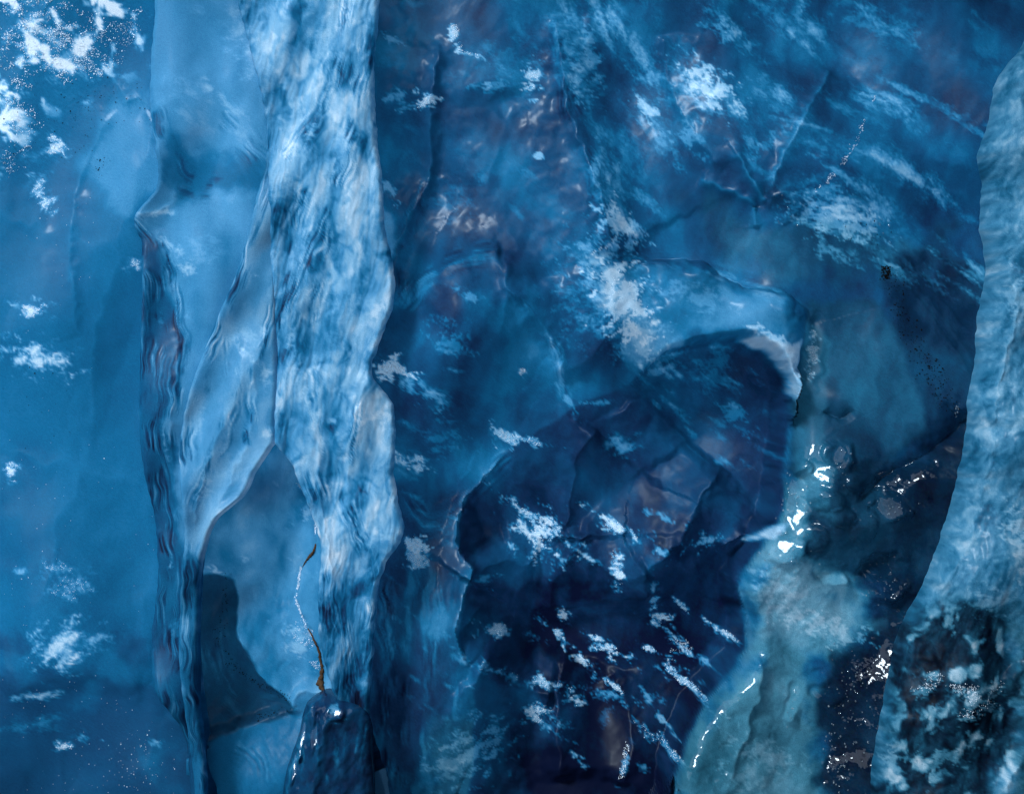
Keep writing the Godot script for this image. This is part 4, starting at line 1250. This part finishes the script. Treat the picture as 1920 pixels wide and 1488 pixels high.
func strand(called: String, label: String, category: String, s: Sheet, points: Array, radii: Array, m: Material, seed_: int, lift := 0.3) -> void:
	var rng := RandomNumberGenerator.new()
	rng.seed = seed_
	var pl := Sheet.smooth(points, 9)
	var st := SurfaceTool.new()
	st.begin(Mesh.PRIMITIVE_TRIANGLES)
	st.set_smooth_group(0)
	var base: Vector3 = s.at(pl[0].x, pl[0].y)[0]
	var n := pl.size()
	for k in n:
		var t := float(k) / (n - 1) * (radii.size() - 1)
		var r: float = lerpf(radii[int(t)], radii[mini(int(t) + 1, radii.size() - 1)], t - int(t)) * PX * rng.randf_range(0.75, 1.25)
		if k == 0 or k == n - 1:
			r *= 0.1
		var hit: Array = s.at(pl[k].x + rng.randf_range(-0.7, 0.7), pl[k].y)
		var dir := pl[mini(k + 1, n - 1)] - pl[maxi(k - 1, 0)]
		var along := Vector3(dir.x, -dir.y, 0).normalized()
		var side: Vector3 = along.cross(hit[1]).normalized()
		for a in 8:
			var an := a * TAU / 8
			var rr := r * rng.randf_range(0.8, 1.2)
			st.add_vertex(hit[0] + hit[1] * (r * lift) + side * cos(an) * rr + hit[1] * sin(an) * rr * 0.8 - base)
	for k in n - 1:
		for a in 8:
			var p := k * 8 + a
			var q := k * 8 + (a + 1) % 8
			for i in [p, q, p + 8, q, q + 8, p + 8]:
				st.add_index(i)
	st.generate_normals()
	tag(piece(called, st.commit(), m, self, base), label, category)

func small_things(wall: Sheet, left: Sheet, limb: Sheet, niche: Sheet, right: Sheet) -> void:
	var F := "frost on the ice"
	flecks("frost_crust", "dense white frost crust over the corner of the smooth wall", "frost", F, left, [[70, 60, 120, 90, 0, 9000], [150, 105, 90, 70, 30, 5000], [30, 210, 45, 100, 0, 3500], [225, 50, 70, 60, 0, 2200], [10, 310, 30, 60, 0, 900]], 0.0019, M.frost, 1, 0.3, 0.6)
	for f in [[left, [[96, 272, 22, 30, 10, 900]], "oval frost clot close under the frosted corner"], [left, [[74, 362, 18, 42, -32, 900]], "slanting frost clot below the small oval one"], [left, [[63, 580, 36, 18, 8, 1100]], "crisp cloud shaped frost clot high on the smooth blue wall"], [left, [[18, 885, 18, 18, 0, 500]], "small frost tuft cut by the picture edge"],
			[left, [[130, 1085, 50, 38, 30, 1000]], "loose cluster of branching frost specks above a bright cloud"], [left, [[112, 1404, 20, 13, -20, 400]], "ragged frost scrap near the foot of the smooth wall"], [left, [[248, 495, 16, 11, 20, 260]], "tiny frost clot beside the streaked drapery band"],
			[wall, [[855, 66, 10, 28, -20, 500], [878, 98, 22, 8, 20, 300]], "hooked white frost clot near the top of the vault"], [wall, [[800, 188, 26, 16, 10, 700]], "round white frost clot beside the tall ribbed column"], [wall, [[1000, 146, 14, 30, 5, 500]], "upright frost clot in the middle of the vault"], [wall, [[740, 690, 42, 22, 15, 1200]], "bright frost patch touching the narrow part of the column"], [wall, [[770, 864, 46, 12, 15, 900]], "pointed frost streak beside the column below the bright patch"], [wall, [[778, 1022, 30, 18, 0, 800], [782, 1048, 28, 14, 0, 600]], "double frost patch beside the column's widest bend"],
			[wall, [[945, 815, 32, 20, 35, 700], [1005, 830, 36, 8, 15, 350]], "feathery frost tuft above the rim of the hollow"], [wall, [[1165, 560, 50, 95, -22, 2600]], "largest feathery frost cloud above the arch"], [wall, [[978, 693, 7, 12, 0, 300]], "tiny lone frost fleck on dark blue ice"],
			[wall, [[1012, 1012, 50, 40, 30, 2200], [1035, 990, 46, 12, 28, 900], [965, 950, 44, 9, 35, 500]], "broad frost cloud in the upper part of the hollow"], [wall, [[1150, 988, 54, 11, 27, 900]], "slanting frost streak right of the broad frost cloud"], [wall, [[1163, 1075, 12, 38, -14, 700]], "hanging frost tuft between two scallops"], [wall, [[1246, 1172, 24, 18, 20, 600], [1228, 1120, 8, 44, -10, 400]], "frost chain ending in a thick tuft"], [wall, [[926, 1186, 30, 14, 12, 600]], "wispy frost patch alone in the dark scallop"],
			[wall, [[1064, 1170, 16, 12, 25, 350]], "small bright frost tuft above a slanting one"], [wall, [[1046, 1205, 30, 8, 35, 400]], "slanting frost tuft under the small bright one"], [wall, [[1152, 1240, 36, 16, 14, 900], [1123, 1214, 16, 7, 20, 250]], "lumpy frost cluster in the middle of the dark scallops"], [wall, [[1100, 1262, 46, 9, 35, 900], [1155, 1300, 40, 7, 32, 600]], "long bright frost streak below the lumpy cluster"], [wall, [[1080, 1325, 14, 24, -20, 500]], "tail shaped frost tuft under the long streak"], [wall, [[1025, 1292, 42, 11, 18, 700], [940, 1262, 58, 9, 28, 400]], "long thin frost streak along the lower scallop rim"], [wall, [[1010, 1350, 32, 22, 10, 800]], "puffy frost patch over the bubbly foot"],
			[wall, [[1285, 1222, 22, 18, 35, 600]], "frost tuft near the pillar below the frost chain"], [wall, [[1298, 1296, 46, 11, 24, 800]], "longest frost streak close to the wet pillar"], [wall, [[1372, 1198, 26, 6, 32, 350], [1290, 1150, 24, 6, 45, 300]], "thin broken frost line against the pillar's edge"], [wall, [[1222, 1230, 20, 8, 30, 300]], "short frost dash in the darkest ice"], [wall, [[1245, 1400, 50, 10, 30, 600]], "low frost streak near the bottom of the hollow"], [wall, [[1268, 1264, 20, 14, 30, 350]], "faint frost tuft between two longer streaks"],
			[wall, [[1518, 664, 9, 44, 8, 900]], "upright whitish frost and painted glare on the pillar's smooth shoulder"], [niche, [[575, 1200, 16, 26, -20, 500], [590, 1250, 12, 20, -10, 300], [552, 905, 12, 6, 20, 200], [555, 1190, 26, 30, 0, 250]], "frost crumbs scattered along the brown vein"], [right, [[1800, 1290, 56, 40, -10, 2200], [1725, 1270, 30, 30, 0, 800]], "feathery frost clouds in the dark foot of the pale pillar"]]:  # shoulder patch: white flecks also stand in for glare on the ice
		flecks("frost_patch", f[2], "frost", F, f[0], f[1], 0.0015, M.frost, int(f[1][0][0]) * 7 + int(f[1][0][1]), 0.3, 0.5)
	strand("dirt_vein", "short dark brown dirt streak high in the crack of the niche", "dirt", niche, L([590, 1020, 587, 1036, 573, 1052, 563, 1066]), [1, 3.5, 2, 0.6], M.dirt, 4, 0.5)
	strand("dirt_vein", "long thick brown dirt vein at the foot of the crack", "dirt", niche, L([574, 1180, 590, 1208, 600, 1245, 602, 1270, 600, 1284, 608, 1297]), [1, 2, 3, 4.5, 7, 2], M.dirt, 5, 0.5)
	flecks("frost_vein", "fine white frost vein following the crack of the niche", "frost", F, niche, [[560, 912, 12, 5, 30, 160], [583, 955, 3, 26, -14, 160], [589, 1000, 2, 20, 0, 120], [556, 1095, 2, 34, 8, 160], [560, 1150, 2, 26, -22, 140]], 0.0018, M.frost, 43, 0.3, -0.2)
	flecks("frost_vein", "thin white frost vein crossing the fanned streaks", "frost", F, wall, [[1638, 190, 3, 30, 22, 50], [1612, 245, 6, 40, 24, 170], [1580, 298, 7, 34, 34, 190], [1550, 338, 6, 26, 45, 120], [1520, 362, 4, 16, 70, 50]], 0.0016, M.frost, 41, 0.3, 0.35)
	flecks("frost_vein", "upright white frost vein at the bottom of the hollow", "frost", F, wall, [[1178, 1415, 5, 22, 15, 90], [1170, 1452, 5, 26, 14, 90]], 0.0018, M.frost, 42, 0.3, 0.1)
	flecks("bubble_specks", "tiny white air bubbles strewn through the smooth blue wall", "bubbles", "stuff", left, [[120, 1000, 150, 260, 0, 60], [140, 1400, 150, 90, 0, 60], [80, 480, 80, 120, 0, 24], [265, 1430, 50, 50, 0, 40]], 0.0014, M.frost, 51, 0.3, -0.8)
	flecks("grit_trail", "trail of black grit down the smooth dark flank", "grit", "stuff", wall, [[1658, 512, 7, 12, 0, 110], [1680, 560, 18, 46, -15, 50], [1705, 640, 18, 60, -18, 80], [1745, 715, 18, 60, -28, 80], [1600, 440, 60, 24, 0, 20]], 0.003, M.grit, 21, 0.3, -0.6)
	flecks("grit_trail", "lines of black grit in the smoky recess of the niche", "grit", "stuff", niche, [[408, 1150, 3, 50, 4, 14], [417, 1140, 3, 50, -2, 12], [420, 1225, 4, 46, -28, 18], [455, 1275, 40, 5, 35, 22], [515, 1302, 34, 8, 20, 24], [510, 1340, 40, 4, -20, 30]], 0.0024, M.grit, 22, 0.3, -0.8)
	flecks("grit_specks", "sparse black grit specks below the frosted corner", "grit", "stuff", left, [[210, 180, 90, 40, 0, 50], [90, 240, 70, 50, 0, 30], [60, 740, 60, 80, 0, 14], [195, 310, 16, 24, 0, 10]], 0.0022, M.grit, 23, 0.3, -0.8)
	# drops
	var rng := RandomNumberGenerator.new()
	rng.seed = 31
	var vs := PackedVector3Array()
	var ns := PackedVector3Array()
	var ball := SphereMesh.new()
	ball.radius = 1.0
	ball.height = 2.0
	ball.radial_segments = 8
	ball.rings = 4
	var bs := ball.get_mesh_arrays()
	var base: Vector3 = wall.at(1500, 1100)[0]
	for d in [[1475, 960, 30, 70, 70], [1460, 1035, 40, 24, 40], [1650, 945, 34, 30, 26], [1640, 1080, 44, 44, 20], [1580, 1300, 40, 110, 70], [1565, 1420, 20, 60, 40], [1480, 1320, 14, 40, 20], [1780, 765, 8, 14, 8], [1560, 860, 26, 24, 14], [1660, 420, 14, 10, 8], [1470, 410, 26, 24, 10]]:
		for k in d[4]:
			var hit: Array = wall.at(d[0] + rng.randfn(0, 0.6) * d[2], d[1] + rng.randfn(0, 0.6) * d[3])
			var r := rng.randf_range(0.0015, 0.0042)
			for i in bs[Mesh.ARRAY_INDEX]:
				vs.append(hit[0] + bs[Mesh.ARRAY_VERTEX][i] * r * Vector3(1, 1.2, 0.8) - base)
				ns.append(bs[Mesh.ARRAY_NORMAL][i])
	var arr := []
	arr.resize(Mesh.ARRAY_MAX)
	arr[Mesh.ARRAY_VERTEX] = vs
	arr[Mesh.ARRAY_NORMAL] = ns
	var me := ArrayMesh.new()
	me.add_surface_from_arrays(Mesh.PRIMITIVE_TRIANGLES, arr)
	tag(piece("meltwater_droplets", me, M.water, self, base), "tiny glinting meltwater droplets on the wet pillar", "water", "", "stuff")
